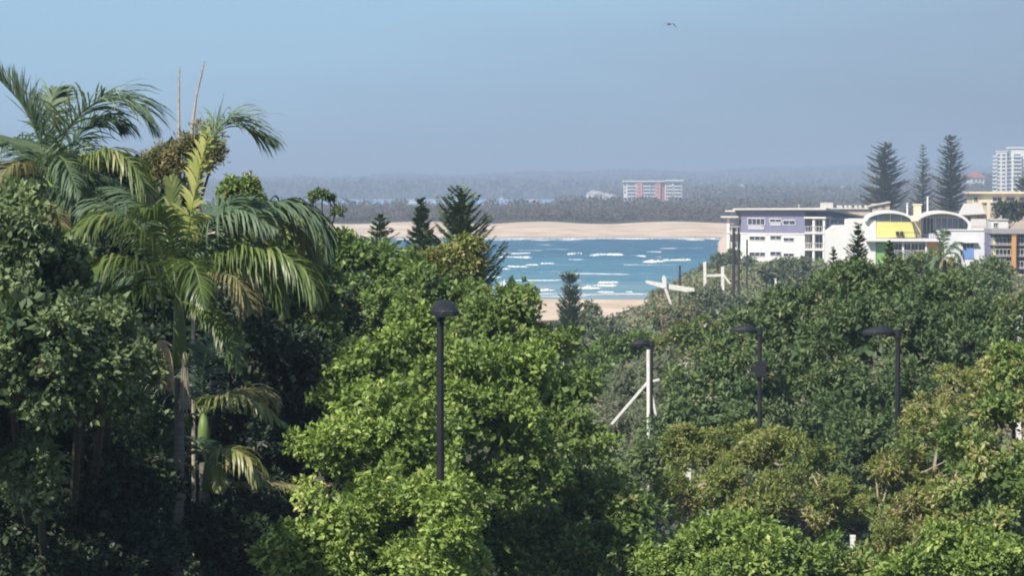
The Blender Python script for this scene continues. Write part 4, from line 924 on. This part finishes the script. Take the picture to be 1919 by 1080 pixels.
# ------------------------------------------------------------------ broadleaf trees
tree('fig_tree', [(-110, 430, 45, 120), (-230, 470, 45.5, 140), (-360, 520, 46, 150), (-260, 680, 45, 160), (-120, 640, 45.5, 130), (-400, 750, 45, 160), (35, 450, 43, 95), (95, 520, 44, 66), (-60, 520, 43, 120), (60, 600, 42, 105), (155, 625, 43, 70), (15, 700, 42, 90), (150, 720, 42.5, 80), (205, 665, 43, 62), (20, 560, 48, 100), (60, 700, 48.5, 105), (190, 700, 49, 85), (-90, 700, 42, 130), (215, 740, 45, 60),  # crown lumps left of frame and filler lumps behind, added to cast shade
                  (30, 870, 43, 62), (75, 940, 43, 40), (-60, 900, 47, 120), (60, 950, 51, 110), (170, 900, 51, 110), (90, 1060, 51, 120), (210, 1040, 52, 110), (200, 800, 51, 90)],
     'large dark glossy fig tree filling the left edge', 'tree', 'leaf_dark', gap=.45, leaf=.115, sub=.36, seed=1, trunk=(125, 55), trunk_r=.28, tint0=.55)
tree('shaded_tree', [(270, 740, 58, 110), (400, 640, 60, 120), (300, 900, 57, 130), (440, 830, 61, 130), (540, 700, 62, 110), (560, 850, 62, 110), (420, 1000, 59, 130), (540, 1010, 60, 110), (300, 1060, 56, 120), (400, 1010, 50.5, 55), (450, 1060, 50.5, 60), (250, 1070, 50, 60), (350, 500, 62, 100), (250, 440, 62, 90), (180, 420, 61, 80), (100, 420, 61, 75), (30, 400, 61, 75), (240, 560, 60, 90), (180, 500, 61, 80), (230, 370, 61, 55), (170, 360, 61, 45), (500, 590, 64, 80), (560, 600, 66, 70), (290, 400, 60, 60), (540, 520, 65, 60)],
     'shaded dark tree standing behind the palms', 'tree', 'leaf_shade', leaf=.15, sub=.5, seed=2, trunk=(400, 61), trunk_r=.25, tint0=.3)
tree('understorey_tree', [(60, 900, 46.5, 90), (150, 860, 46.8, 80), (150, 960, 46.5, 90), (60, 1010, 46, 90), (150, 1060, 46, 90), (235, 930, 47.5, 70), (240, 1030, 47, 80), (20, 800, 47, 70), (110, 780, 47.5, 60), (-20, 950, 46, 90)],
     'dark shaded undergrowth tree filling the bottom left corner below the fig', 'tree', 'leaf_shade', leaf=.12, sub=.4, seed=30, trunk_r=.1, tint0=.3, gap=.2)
tree('tall_shrub', [(450, 450, 63, 34), (432, 378, 63, 10, 3.6), (468, 380, 63, 9, 4), (488, 395, 63, 8, 3), (452, 405, 63, 12, 1.6), (510, 440, 63, 32), (530, 420, 63, 9, 2.6), (548, 470, 63, 62), (590, 540, 64, 60), (600, 630, 64, 62), (470, 500, 63, 70), (545, 410, 64, 22)],
     'shrubby tree with pinkish shoot tips behind the main palm', 'tree', 'leaf_mid', leaf=.10, sub=.24, seed=3, trunk_r=.12, tint0=.5, tspread=.3)
tree('umbrella_tree', [(292, 306, 56, 20), (325, 285, 56, 24), (352, 275, 56, 20), (385, 255, 56, 20), (315, 330, 56, 28), (360, 310, 56, 30), (402, 290, 56, 18), (270, 330, 56, 16)],
     'brown fruiting umbrella tree top between the two tallest palms', 'tree', 'leaf_rust', leaf=.12, sub=.17, seed=4, trunk_r=.10, tint0=.4, aspect=.22, dens=.7, inner=.02, tspread=.25, twigs=14)
tree('tuckeroo_tree', [(650, 850, 47.5, 75), (730, 800, 47.5, 92), (800, 870, 47.6, 70), (680, 930, 47.2, 88), (770, 960, 47.3, 80), (620, 1000, 47, 76), (560, 1040, 47, 58), (700, 1040, 47, 92), (850, 950, 47.6, 55), (640, 1090, 47, 90), (560, 1090, 47, 55), (800, 1050, 46.6, 70), (815, 940, 45.9, 40), (860, 1040, 46.2, 60), (822, 955, 44.8, 24), (838, 1020, 44.7, 34), (815, 1070, 44.7, 34)],
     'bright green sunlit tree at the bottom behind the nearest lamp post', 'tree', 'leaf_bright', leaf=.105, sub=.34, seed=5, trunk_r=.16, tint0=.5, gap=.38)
tree('tuckeroo_tree', [(720, 690, 59, 80), (660, 740, 59, 60), (790, 640, 60, 62), (880, 720, 59, 85), (860, 820, 58, 78), (940, 800, 58.5, 80), (960, 700, 60, 78), (920, 890, 58.5, 80), (1000, 880, 59, 75), (800, 760, 58.5, 80)],
     'sunlit mid green tree between the nearest lamp post and the darker tree', 'tree', 'leaf_bright', leaf=.125, sub=.38, seed=6, trunk_r=.16, tint0=.36, gap=.42)
tree('bushy_tree', [(950, 600, 66, 62), (910, 640, 66, 60), (1000, 660, 66, 70), (1050, 740, 65, 72), (1090, 830, 64, 66), (1010, 800, 65, 85), (1060, 920, 63, 80), (1000, 1000, 62, 90), (900, 1030, 61, 80), (1120, 940, 62.5, 55), (1150, 1020, 61, 66), (1080, 1080, 61, 80), (1190, 960, 62, 40)],
     'bushy deep green tree right of the nearest lamp post', 'tree', 'leaf_mid', leaf=.145, sub=.42, seed=7, trunk_r=.18, tint0=.5, gap=.42)
tree('bushy_tree', [(640, 492, 76, 48), (712, 500, 76, 50), (585, 500, 76, 50), (770, 520, 76, 36), (640, 590, 75, 70), (720, 600, 75, 75), (790, 565, 75, 56), (860, 590, 75, 52), (890, 580, 76, 34), (830, 640, 73, 70), (920, 600, 74, 55), (620, 680, 72, 60)],
     'deep green tree behind the lamp head, below the group of pines', 'tree', 'leaf_mid', leaf=.155, sub=.45, seed=8, trunk_r=.18, tint0=.42, gap=.42)
tree('rust_leaved_tree', [(796, 500, 79, 10), (815, 488, 79, 9), (843, 484, 79, 9), (868, 474, 79, 9), (882, 464, 79, 7), (886, 492, 79, 10), (855, 504, 79, 13), (820, 515, 79, 15), (880, 524, 79, 16)],
     'small tree with yellow brown tinged leaves at the foot of the spreading pine', 'tree', 'leaf_olive', leaf=.13, sub=.34, seed=9, trunk_r=.08, tint0=.55, tspread=.3)
tree('flat_topped_tree', [(603, 364, 92, 17, .35), (586, 370, 92, 9, .4), (620, 370, 92, 9, .4), (630, 396, 92, 9, .5), (582, 400, 92, 7, .5), (600, 415, 92, 9, .5), (610, 450, 92, 22)],
     'thin tree with a flat tufted top right of the main palm', 'tree', 'leaf_blue', leaf=.10, sub=.16, seed=10, trunk_r=.09, trunk=(606, 92), second=3)
BD = 'broad_tree'
tree(BD, [(1495, 605, 100, 60), (1555, 572, 101, 58), (1620, 558, 102, 60), (1690, 564, 102, 58), (1760, 578, 101, 58), (1825, 605, 100, 54), (1868, 640, 99, 55), (1600, 640, 97, 88), (1710, 640, 97, 85), (1800, 690, 96, 80),
          (1500, 690, 96, 85), (1590, 750, 94, 85), (1690, 755, 94, 80), (1640, 830, 92, 70), (1530, 820, 92, 75), (1440, 620, 99, 55), (1560, 890, 90, 60), (1880, 720, 96, 60), (1740, 850, 90, 60), (1605, 530, 102, 30), (1560, 548, 102, 26)],
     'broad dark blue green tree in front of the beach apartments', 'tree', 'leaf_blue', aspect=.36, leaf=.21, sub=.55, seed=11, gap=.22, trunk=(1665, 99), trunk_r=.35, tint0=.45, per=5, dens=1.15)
tree(BD, [(1400, 650, 97, 60), (1350, 700, 96, 62), (1290, 740, 95, 52), (1420, 730, 94, 75), (1340, 790, 93, 70), (1270, 810, 92, 55), (1240, 870, 88, 45), (1410, 820, 91, 70)],
     'dark blue green tree between the white mast and the boxed lamp post', 'tree', 'leaf_blue', aspect=.36, leaf=.21, sub=.52, seed=12, trunk_r=.25, tint0=.5, per=5)
tree('wattle_tree', [(1300, 850, 72, 52), (1370, 845, 72, 62), (1440, 865, 71, 64), (1520, 880, 70, 58), (1280, 920, 70, 55), (1360, 930, 69, 62), (1450, 950, 68, 60), (1540, 960, 68, 58), (1590, 930, 69, 40)],
     'olive yellow tree in front of the two dark blue green trees', 'tree', 'leaf_olive', bark='bark_pale', gap=.46, leaf=.105, aspect=.36, per=8, sub=.34, seed=13, trunk_r=.15, tint0=.42, tspread=.22, twigs=16, inner=.03)
tree('wattle_tree', [(1700, 890, 64, 70), (1650, 960, 63.5, 60), (1760, 800, 65, 66), (1730, 970, 63, 66), (1830, 740, 66, 60), (1690, 1040, 62, 60)],
     'brownish olive tree with thin foliage at the foot of the rightmost lamp post', 'tree', 'leaf_olive', bark='bark_pale', gap=.46, leaf=.10, aspect=.34, per=8, sub=.34, seed=14, trunk_r=.15, tint0=.55, tspread=.24, twigs=20, inner=.03, dens=.85)
tree('wattle_tree', [(1880, 760, 62, 68), (1900, 690, 63, 45), (1830, 850, 61, 68), (1900, 900, 60, 70), (1810, 950, 60.5, 62), (1870, 1010, 60, 70)],
     'green and yellow leaved tree at the right edge', 'tree', 'leaf_mid', leaf=.13, sub=.36, seed=15, trunk_r=.14, tint0=.66, tspread=.24, twigs=12)
tree('lime_green_bush', [(1340, 1010, 60, 55), (1420, 1030, 59.5, 60), (1290, 1060, 60, 60), (1480, 1060, 59, 50), (1230, 1070, 60, 40), (1360, 1090, 59, 60)],
     'lime green bush below the olive tree at the bottom', 'bush', 'leaf_bright', leaf=.125, sub=.34, seed=16, trunk_r=.09, tint0=.42)
tree('lime_green_bush', [(1780, 1040, 58, 60), (1850, 1070, 57.5, 60), (1700, 1075, 58, 45), (1900, 1060, 57.5, 50)],
     'lime green bush in the bottom right corner', 'bush', 'leaf_bright', leaf=.125, sub=.34, seed=17, trunk_r=.09, tint0=.42)
tree('lime_green_bush', [(1560, 1060, 60, 42), (1620, 1080, 60, 45), (1510, 1090, 60, 45)],
     'low green bush around the thin pale metal post', 'bush', 'leaf_mid', leaf=.125, sub=.34, seed=18, trunk_r=.08, tint0=.6)
tree('coastal_bush', [(1262, 594, 246, 22), (1240, 602, 245, 22), (1288, 590, 247, 22), (1265, 615, 243, 26)], 'brownish coastal bush hiding the foot of the winged sculpture', 'bush', 'scrub', leaf=.24, sub=.5, seed=31, trunk_r=.06, tint0=.5, tspread=.25)
tree('coastal_bush', [(1325, 562, 256, 24), (1350, 568, 256, 22), (1300, 572, 256, 22), (1375, 575, 254, 20), (1340, 590, 250, 30)], 'grey green coastal bush hiding the feet of the white H-shaped frame', 'bush', 'leaf_grey', leaf=.26, sub=.5, seed=29, trunk_r=.06, tint0=.2)
tree('coastal_bush', [(1372, 486, 395, 18), (1350, 494, 392, 18), (1330, 505, 388, 16), (1400, 498, 390, 18)], 'grey green coastal bush at the left foot of the violet block', 'bush', 'leaf_grey', leaf=.3, sub=.55, seed=28, trunk_r=.08, tint0=.1)
gp = np.concatenate([scat(900, 38, 135, -.215, .215, rg)]); gp = gp[(np.abs(gp[:, 0] / gp[:, 1] + .12) > .012)]
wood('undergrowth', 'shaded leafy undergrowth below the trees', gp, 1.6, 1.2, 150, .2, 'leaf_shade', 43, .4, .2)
# casuarinas and shrubs of the middle distance
tree('sheoak_tree', [(1180, 720, 132, 48), (1230, 740, 130, 45), (1160, 790, 128, 50), (1220, 810, 126, 55), (1190, 870, 118, 55), (1160, 900, 112, 50), (1240, 690, 134, 36)],
     'pale grey green feathery tree around the braced white mast', 'tree', 'leaf_grey', leaf=.26, sub=.5, seed=19, aspect=.16, trunk_r=.12, tint0=.45)
tree('coastal_bush', [(1140, 668, 150, 40), (1180, 655, 150, 40), (1110, 690, 145, 40), (1150, 715, 140, 40)], 'dark green coastal bush right of the bushy deep green tree', 'bush', 'leaf_mid', leaf=.2, sub=.45, seed=20, trunk_r=.09, tint0=.3)
tree('coastal_bush', [(1250, 655, 150, 34), (1290, 640, 150, 34), (1330, 625, 150, 30)], 'olive coastal bush behind the small lamp post', 'bush', 'leaf_olive', leaf=.2, sub=.45, seed=21, trunk_r=.08, tint0=.3)
tree('coastal_bush', [(1100, 608, 215, 38), (1140, 622, 212, 30), (1060, 625, 210, 30), (1035, 640, 205, 25)], 'grey green coastal bush at the foot of the young upright pine', 'bush', 'leaf_grey', leaf=.3, sub=.55, seed=22, trunk_r=.1, tint0=.3)
tree('coastal_bush', [(1480, 505, 330, 30), (1510, 512, 325, 28), (1450, 520, 320, 26)], 'rounded bush before the white ground floor of the violet block', 'bush', 'leaf_grey', leaf=.35, sub=.6, seed=23, trunk_r=.1, tint0=.15)
tree('coastal_bush', [(1840, 515, 200, 32), (1870, 520, 200, 28), (1815, 530, 195, 30), (1860, 550, 190, 34)], 'dark rounded bush in front of the white wall with the blue window', 'bush', 'leaf_blue', leaf=.26, sub=.55, seed=24, trunk_r=.1, tint0=.6)
tree('coastal_bush', [(1700, 500, 220, 26), (1740, 505, 220, 28), (1780, 512, 215, 22)], 'olive green bush under the lower balcony of the vaulted house', 'bush', 'leaf_olive', leaf=.28, sub=.55, seed=25, trunk_r=.1, tint0=.15)
tree('coastal_bush', [(1890, 400, 480, 22), (1910, 395, 480, 16), (1875, 392, 480, 12)], 'dark bush above the dark glazed house, beside the small white box house', 'bush', 'leaf_shade', leaf=.5, sub=.8, seed=26, trunk_r=.12, tint0=.7)
tree('coastal_bush', [(1890, 600, 150, 40), (1920, 590, 150, 36), (1900, 640, 145, 40)], 'olive bush at the right edge beside the pale gate post', 'bush', 'leaf_olive', leaf=.22, sub=.45, seed=27, trunk_r=.1, tint0=.15)

# ------------------------------------------------------------------ palms
def palm(label, base_px, d, base_top, fr, m0='frond', trunk_r=.095, shaft=None, seed=0, shb=1.45, name='palm_tree', lean=0, extra=None, **fk):
    """fr: list of (pixel path [(px,py,depth offset)...], kwargs)"""
    t = P(base_px[0], base_px[1], d); bx = P(base_px[0] + lean, base_px[1], d).x; g = gz(bx, d); base = Vector((bx, d, g)); root = empty(name, base, label, 'palm tree')
    b = B(); top = P(base_top[0], base_top[1], d); n = 26
    pts = [base - Vector((0, 0, .2)) + (top - base) * (i / n) for i in range(n + 1)]
    b.tube(pts, [trunk_r * (1.25 - .3 * i / n) * (1.06 if i % 2 else .98) for i in range(n + 1)], 12); b.make('trunk', M['palm_bark'], root, off=base)
    if shaft:
        a, c = P(shaft[0][0], shaft[0][1], d), P(shaft[1][0], shaft[1][1], d)
        b = B(); b.tube([top, top.lerp(a, .15), a.lerp(c, .3), c], [trunk_r * 1.0, trunk_r * shb, trunk_r * (.5 + shb * .5), trunk_r * .7], 14); b.make('crownshaft', M['sheath_green'], root, off=base, smooth=True)
    for i, (path, kw) in enumerate(fr):
        k = dict(m=m0); k.update(fk); k.update(kw); m = k.pop('m')
        frond([P(x, y, d + z) for x, y, z in path], m, root, base, seed=seed * 50 + i, **k)
    return root, base
C = (334, 552)
root, base = palm('tallest full palm in the middle with a green crownshaft and tan flower clusters', (330, 1000), 50, (336, 690), [
    ([(331, 560, 0), (329, 470, 0), (325, 400, 0), (322, 330, -.05)], dict(ll=0.28, n=31, droop=.05, start=.55, fwd=1.6, lift=.0, m='frond', tint=.7)),
    ([(338, 556, 0), (356, 430, -.2), (385, 300, -.3), (422, 232, -.2), (500, 258, 0)], dict(ll=.9, tiplen=.8, n=93, droop=.2, start=.55, m='frond_dark', tint=.85, wid=.035)),
    ([(340, 550, -.1), (352, 440, -.45), (372, 330, -.6), (392, 240, -.6)], dict(ll=0.47, n=62, droop=.16, start=.3, m='frond_pale', roll=-1.2, wid=.07, sides=(1, -1), tint=.7)),
    ([(330, 550, 0), (296, 470, -.5), (215, 408, -.9), (128, 438, -1.2)], dict(ll=0.81, n=71, droop=.42, start=.2, tint=.62, wid=.055)),
    ([(330, 552, 0), (270, 500, -.7), (205, 486, -1.1), (160, 530, -1.3)], dict(ll=0.65, n=68, droop=.5, start=.15, tint=.6)),
    ([(338, 550, 0), (400, 460, .3), (510, 385, .5), (585, 410, .5), (618, 478, .5)], dict(ll=0.94, n=93, droop=.42, start=.15, m='frond_dark', tint=.45)),
    ([(338, 550, 0), (420, 480, -.4), (500, 470, -.8), (565, 505, -1.), (602, 570, -1.1)], dict(ll=0.81, n=87, droop=.5, start=.2, tint=.62, wid=.05)),
    ([(338, 556, 0), (395, 515, -.5), (445, 525, -.9), (472, 585, -1.1)], dict(ll=0.62, n=62, droop=.55, start=.25, m='frond_dry', tint=.4)),
    ([(338, 566, 0), (385, 580, -.3), (425, 620, -.6), (452, 700, -.8)], dict(ll=0.55, n=62, droop=.4, start=.15, m='frond', tint=.5)),
    ([(334, 556, 0), (360, 450, .8), (430, 380, 1.5), (520, 400, 2.1)], dict(ll=0.85, n=71, droop=.4, start=.15, m='frond_dark', tint=.3)),
    ([(334, 556, 0), (310, 440, .8), (260, 370, 1.5), (190, 350, 2.1)], dict(ll=0.85, n=71, droop=.4, start=.15, m='frond_dark', tint=.4)),
    ([(330, 556, 0), (290, 520, .8), (230, 500, 1.4), (170, 560, 1.7)], dict(ll=0.78, n=68, droop=.45, start=.15, m='frond_dark', tint=.3)),
    ([(338, 556, 0), (400, 520, .9), (480, 500, 1.5), (540, 560, 1.8)], dict(ll=0.78, n=68, droop=.45, start=.15, m='frond_dark', tint=.35)),
    ([(334, 556, 0), (345, 500, -1.0), (365, 500, -1.9), (385, 580, -2.4)], dict(ll=0.65, n=62, droop=.45, start=.2, m='frond', tint=.4)),
    ([(330, 552, 0), (280, 450, .3), (215, 390, .5), (150, 385, .6)], dict(ll=.7, n=70, droop=.4, start=.15, m='frond_dark', tint=.6)),
    ([(330, 556, 0), (285, 540, -.4), (235, 545, -.8), (200, 600, -1.0)], dict(ll=.6, n=60, droop=.5, start=.15, m='frond', tint=.45)),
    ([(338, 552, 0), (380, 440, -.3), (450, 400, -.6), (520, 430, -.8)], dict(ll=.8, n=70, droop=.5, start=.15, m='frond_dark', tint=.6)),
    ([(338, 552, 0), (430, 430, .9), (540, 420, 1.4), (600, 500, 1.6)], dict(ll=.85, n=70, droop=.5, start=.15, m='frond_dry', tint=.15)),
    ([(338, 556, 0), (410, 500, -.1), (490, 510, -.3), (540, 590, -.4)], dict(ll=.7, n=70, droop=.5, start=.15, m='frond', tint=.6)),
    ([(334, 552, 0), (322, 450, -.5), (300, 400, -.9), (262, 390, -1.2)], dict(ll=.55, n=60, droop=.4, start=.2, m='frond', tint=.5)),
], shaft=((338, 640), (333, 548)), seed=1)
def flower_cluster(root, base, px, py, d, w, h, m='fibre', n=95, seed=1):
    rng = np.random.default_rng(seed); b = B(); c = P(px, py, d)
    for i in range(n):
        a = rng.uniform(0, 6.28); rr = w * rng.random() ** .5; q = Vector((math.cos(a) * rr, math.sin(a) * rr * .7, 0)); top = c + Vector((0, 0, h * .5)) + q * .35
        pts = [c + Vector((w * .9, 0, h * .45)), top + Vector((0, 0, .05)), c + q + Vector((0, 0, rng.uniform(-.1, .25) * h)), c + q * 1.05 + Vector((0, 0, -h * rng.uniform(.25, .55)))]
        pts[3] = pts[3] + Vector((rng.normal(0, .05), 0, rng.normal(0, .08))); b.tube(spline(pts, 8), [.009] * 7 + [.014], 4, False)
    b.make('flower_cluster', M[m], root, off=base)
flower_cluster(root, base, 302, 688, 49.7, .23, .85, seed=1, n=85)
flower_cluster(root, base, 346, 715, 49.8, .07, .95, seed=2, n=46, m='stem')
frond([P(x, y, 49.8 + z) for x, y, z in ((345, 690, 0), (352, 672, -.1), (358, 655, -.15))], 'frond', root, base, ll=0.05, n=4, seed=99)

palm('palm at the left with long arching fronds against the sky', (92, 700), 52.5, (96, 372), [
    ([(92, 345, 0), (72, 262, 0), (40, 195, 0), (-20, 130, 0)], dict(ll=0.86, n=93, droop=.04, start=.15, m='frond_dark', lift=.35, tint=.8, wid=.04)),
    ([(98, 340, 0), (118, 255, 0), (175, 195, -.2), (238, 192, -.3), (292, 248, -.3)], dict(ll=1.05, n=95, droop=.22, start=.12, m='frond_dark', lift=.25, tint=.75, wid=.04)),
    ([(100, 345, 0), (128, 280, .5), (180, 225, .8), (225, 235, 1.)], dict(ll=0.91, n=87, droop=.3, start=.12, m='frond_dark', tint=.25)),
    ([(104, 342, 0), (150, 300, -.5), (215, 285, -.9), (262, 330, -1.1), (278, 390, -1.2)], dict(ll=0.65, n=93, droop=.45, start=.15, m='frond', tint=.75, wid=.05)),
    ([(90, 345, 0), (60, 290, .3), (20, 262, .6), (-30, 280, .9)], dict(ll=0.78, n=71, droop=.35, start=.15, m='frond_dark', tint=.35)),
    ([(90, 345, 0), (60, 315, -.5), (25, 310, -.9), (-15, 345, -1.2)], dict(ll=0.65, n=68, droop=.4, start=.15, m='frond_dry', tint=.3)),
    ([(98, 345, 0), (150, 330, .4), (205, 350, .7), (240, 410, .9)], dict(ll=0.78, n=71, droop=.45, start=.12, m='frond_dark', tint=.35)),
    ([(95, 345, 0), (100, 300, -.8), (120, 300, -1.5), (150, 370, -2.0)], dict(ll=0.65, n=62, droop=.45, start=.2, m='frond_dark', tint=.5)),
    ([(95, 345, 0), (88, 260, .6), (92, 200, 1.0), (108, 165, 1.2)], dict(ll=0.52, n=46, droop=.2, start=.4, m='frond_dark', tint=.5)),
    ([(95, 348, 0), (130, 360, -.6), (165, 390, -1.0), (190, 450, -1.2)], dict(ll=.6, n=62, droop=.45, start=.12, m='frond_dark', tint=.4)),
    ([(92, 348, 0), (70, 370, -.6), (45, 400, -.9), (30, 450, -1.1)], dict(ll=.6, n=62, droop=.45, start=.12, m='frond_dark', tint=.4)),
    ([(95, 348, 0), (120, 350, .6), (170, 370, 1.0), (215, 440, 1.2)], dict(ll=.7, n=62, droop=.45, start=.12, m='frond_dark', tint=.3)),
    ([(92, 348, 0), (65, 345, .6), (30, 365, 1.0), (-10, 420, 1.2)], dict(ll=.7, n=62, droop=.45, start=.12, m='frond_dark', tint=.3)),
    ([(96, 352, 0), (104, 380, -.7), (112, 420, -.9), (116, 480, -1.)], dict(ll=.5, n=50, droop=.4, start=.2, m='frond_dry', tint=.3)),
], m0='frond_dark', shaft=((96, 366), (96, 340)), seed=2)

palm('lower shaded palm right of the tallest palm, with one sunlit frond', (385, 1000), 53, (382, 850), [
    ([(382, 780, 0), (400, 748, -.4), (460, 745, -.8), (540, 800, -1.0)], dict(ll=0.55, n=52, droop=.42, start=.15, tint=.85, wid=.06)),
    ([(382, 780, 0), (430, 740, .5), (480, 730, .9), (520, 760, 1.1)], dict(ll=0.55, n=52, droop=.42, start=.15, tint=.4, m='frond_dry')),
    ([(380, 780, 0), (340, 720, .4), (280, 700, .8), (230, 760, 1.0)], dict(ll=0.65, n=56, droop=.42, m='frond_dark', tint=.2)),
    ([(380, 780, 0), (380, 700, .6), (400, 640, 1.0), (450, 640, 1.3)], dict(ll=0.65, n=56, droop=.42, m='frond_dark', tint=.2)),
    ([(380, 780, 0), (350, 780, .5), (310, 820, .8), (290, 890, 1.0)], dict(ll=0.59, n=56, droop=.4, m='frond_dark', tint=.3)),
], shaft=((382, 820), (381, 775)), seed=3)
palm('smallest palm low in the shade, its drooping fan catching the sun', (395, 1060), 51, (392, 925), [
    ([(390, 868, 0), (415, 842, -.3), (458, 855, -.5), (488, 905, -.6)], dict(ll=0.55, n=56, droop=.5, start=.2, tint=.9, wid=.055)),
    ([(390, 872, 0), (402, 868, -.4), (412, 890, -.6), (408, 925, -.7)], dict(ll=0.24, n=37, droop=.4, start=.3, tint=.8)),
    ([(392, 880, 0), (440, 905, .3), (500, 905, .5), (592, 915, .6)], dict(ll=0.30, n=62, droop=.4, start=.3, tint=.35, m='frond_dry')),
    ([(388, 872, 0), (370, 830, .3), (330, 830, .5), (300, 880, .6)], dict(ll=0.52, n=46, droop=.4, m='frond_dark', tint=.2)),
], shaft=((391, 905), (390, 866)), seed=4)

p5 = P(1769, 470, 205); g5 = gz(p5.x, 205)
def small_palm():
    d = 205
    r, b_ = palm('ragged palm with a shaggy head in front of the vaulted house', (1771, 520), d, (1769, 482), [
        ([(1769, 480, 0), (1785, 465, 0), (1800, 470, 0), (1808, 492, 0)], dict()), ([(1769, 480, 0), (1782, 474, -.5), (1795, 480, -.8), (1800, 502, -1)], dict()),
        ([(1769, 480, 0), (1755, 468, 0), (1742, 474, 0), (1734, 495, 0)], dict()), ([(1769, 480, 0), (1757, 478, -.5), (1748, 488, -.8), (1744, 506, -1)], dict()),
        ([(1769, 478, 0), (1762, 455, 0), (1756, 440, 0), (1752, 432, 0)], dict()), ([(1769, 478, 0), (1768, 452, 0), (1770, 436, 0), (1775, 428, 0)], dict()),
        ([(1769, 480, 0), (1780, 486, -.4), (1786, 500, -.6), (1788, 520, -.7)], dict(m='frond_dry')), ([(1769, 480, 0), (1762, 488, -.4), (1758, 502, -.6), (1757, 518, -.7)], dict(m='frond_dry')),
        ([(1769, 480, 0), (1785, 460, .8), (1798, 455, 1.2), (1812, 470, 1.4)], dict())],
        m0='frond_dark', trunk_r=.2, seed=5, ll=.5, n=26, droop=.3, wid=.1, r0=.05, tint=.5)
small_palm()

# flower spikes of the umbrella tree rising above the crown
def spikes():
    for i, (pts, lab) in enumerate((([(336, 262, 56), (335, 200, 56), (336, 126, 56)], 'straight bare flower spike standing upright above the palms'), ([(360, 240, 56), (368, 180, 56), (383, 115, 56)], 'slightly leaning bare flower spike right of the upright one'))):
        q = [P(*p) for p in pts]; g = gz(q[0].x, 56); base = Vector((q[0].x, 56, g))
        o = empty('flower_spike', base, lab, 'flower spike', group='bare flower spikes above the palms')
        b = B(); b.tube([base, q[0], q[1]], [.05, .035, .024], 8); b.make('stem', M['stem'], o, off=base)
        rng = np.random.default_rng(i); b = B(); b.tube([q[1], q[1].lerp(q[2], .5), q[2]], [.024, .018, .010], 8)
        for k in range(60):
            c = q[1].lerp(q[2], rng.random()); a = rng.uniform(0, 6.28); b.tube([c, c + Vector((math.cos(a) * .035, math.sin(a) * .035, .03))], [.006, .003], 4, False)
        b.make('flower_head', M['stem'], o, off=base)
spikes()
build_haze()
print('near leaves', NLEAF)
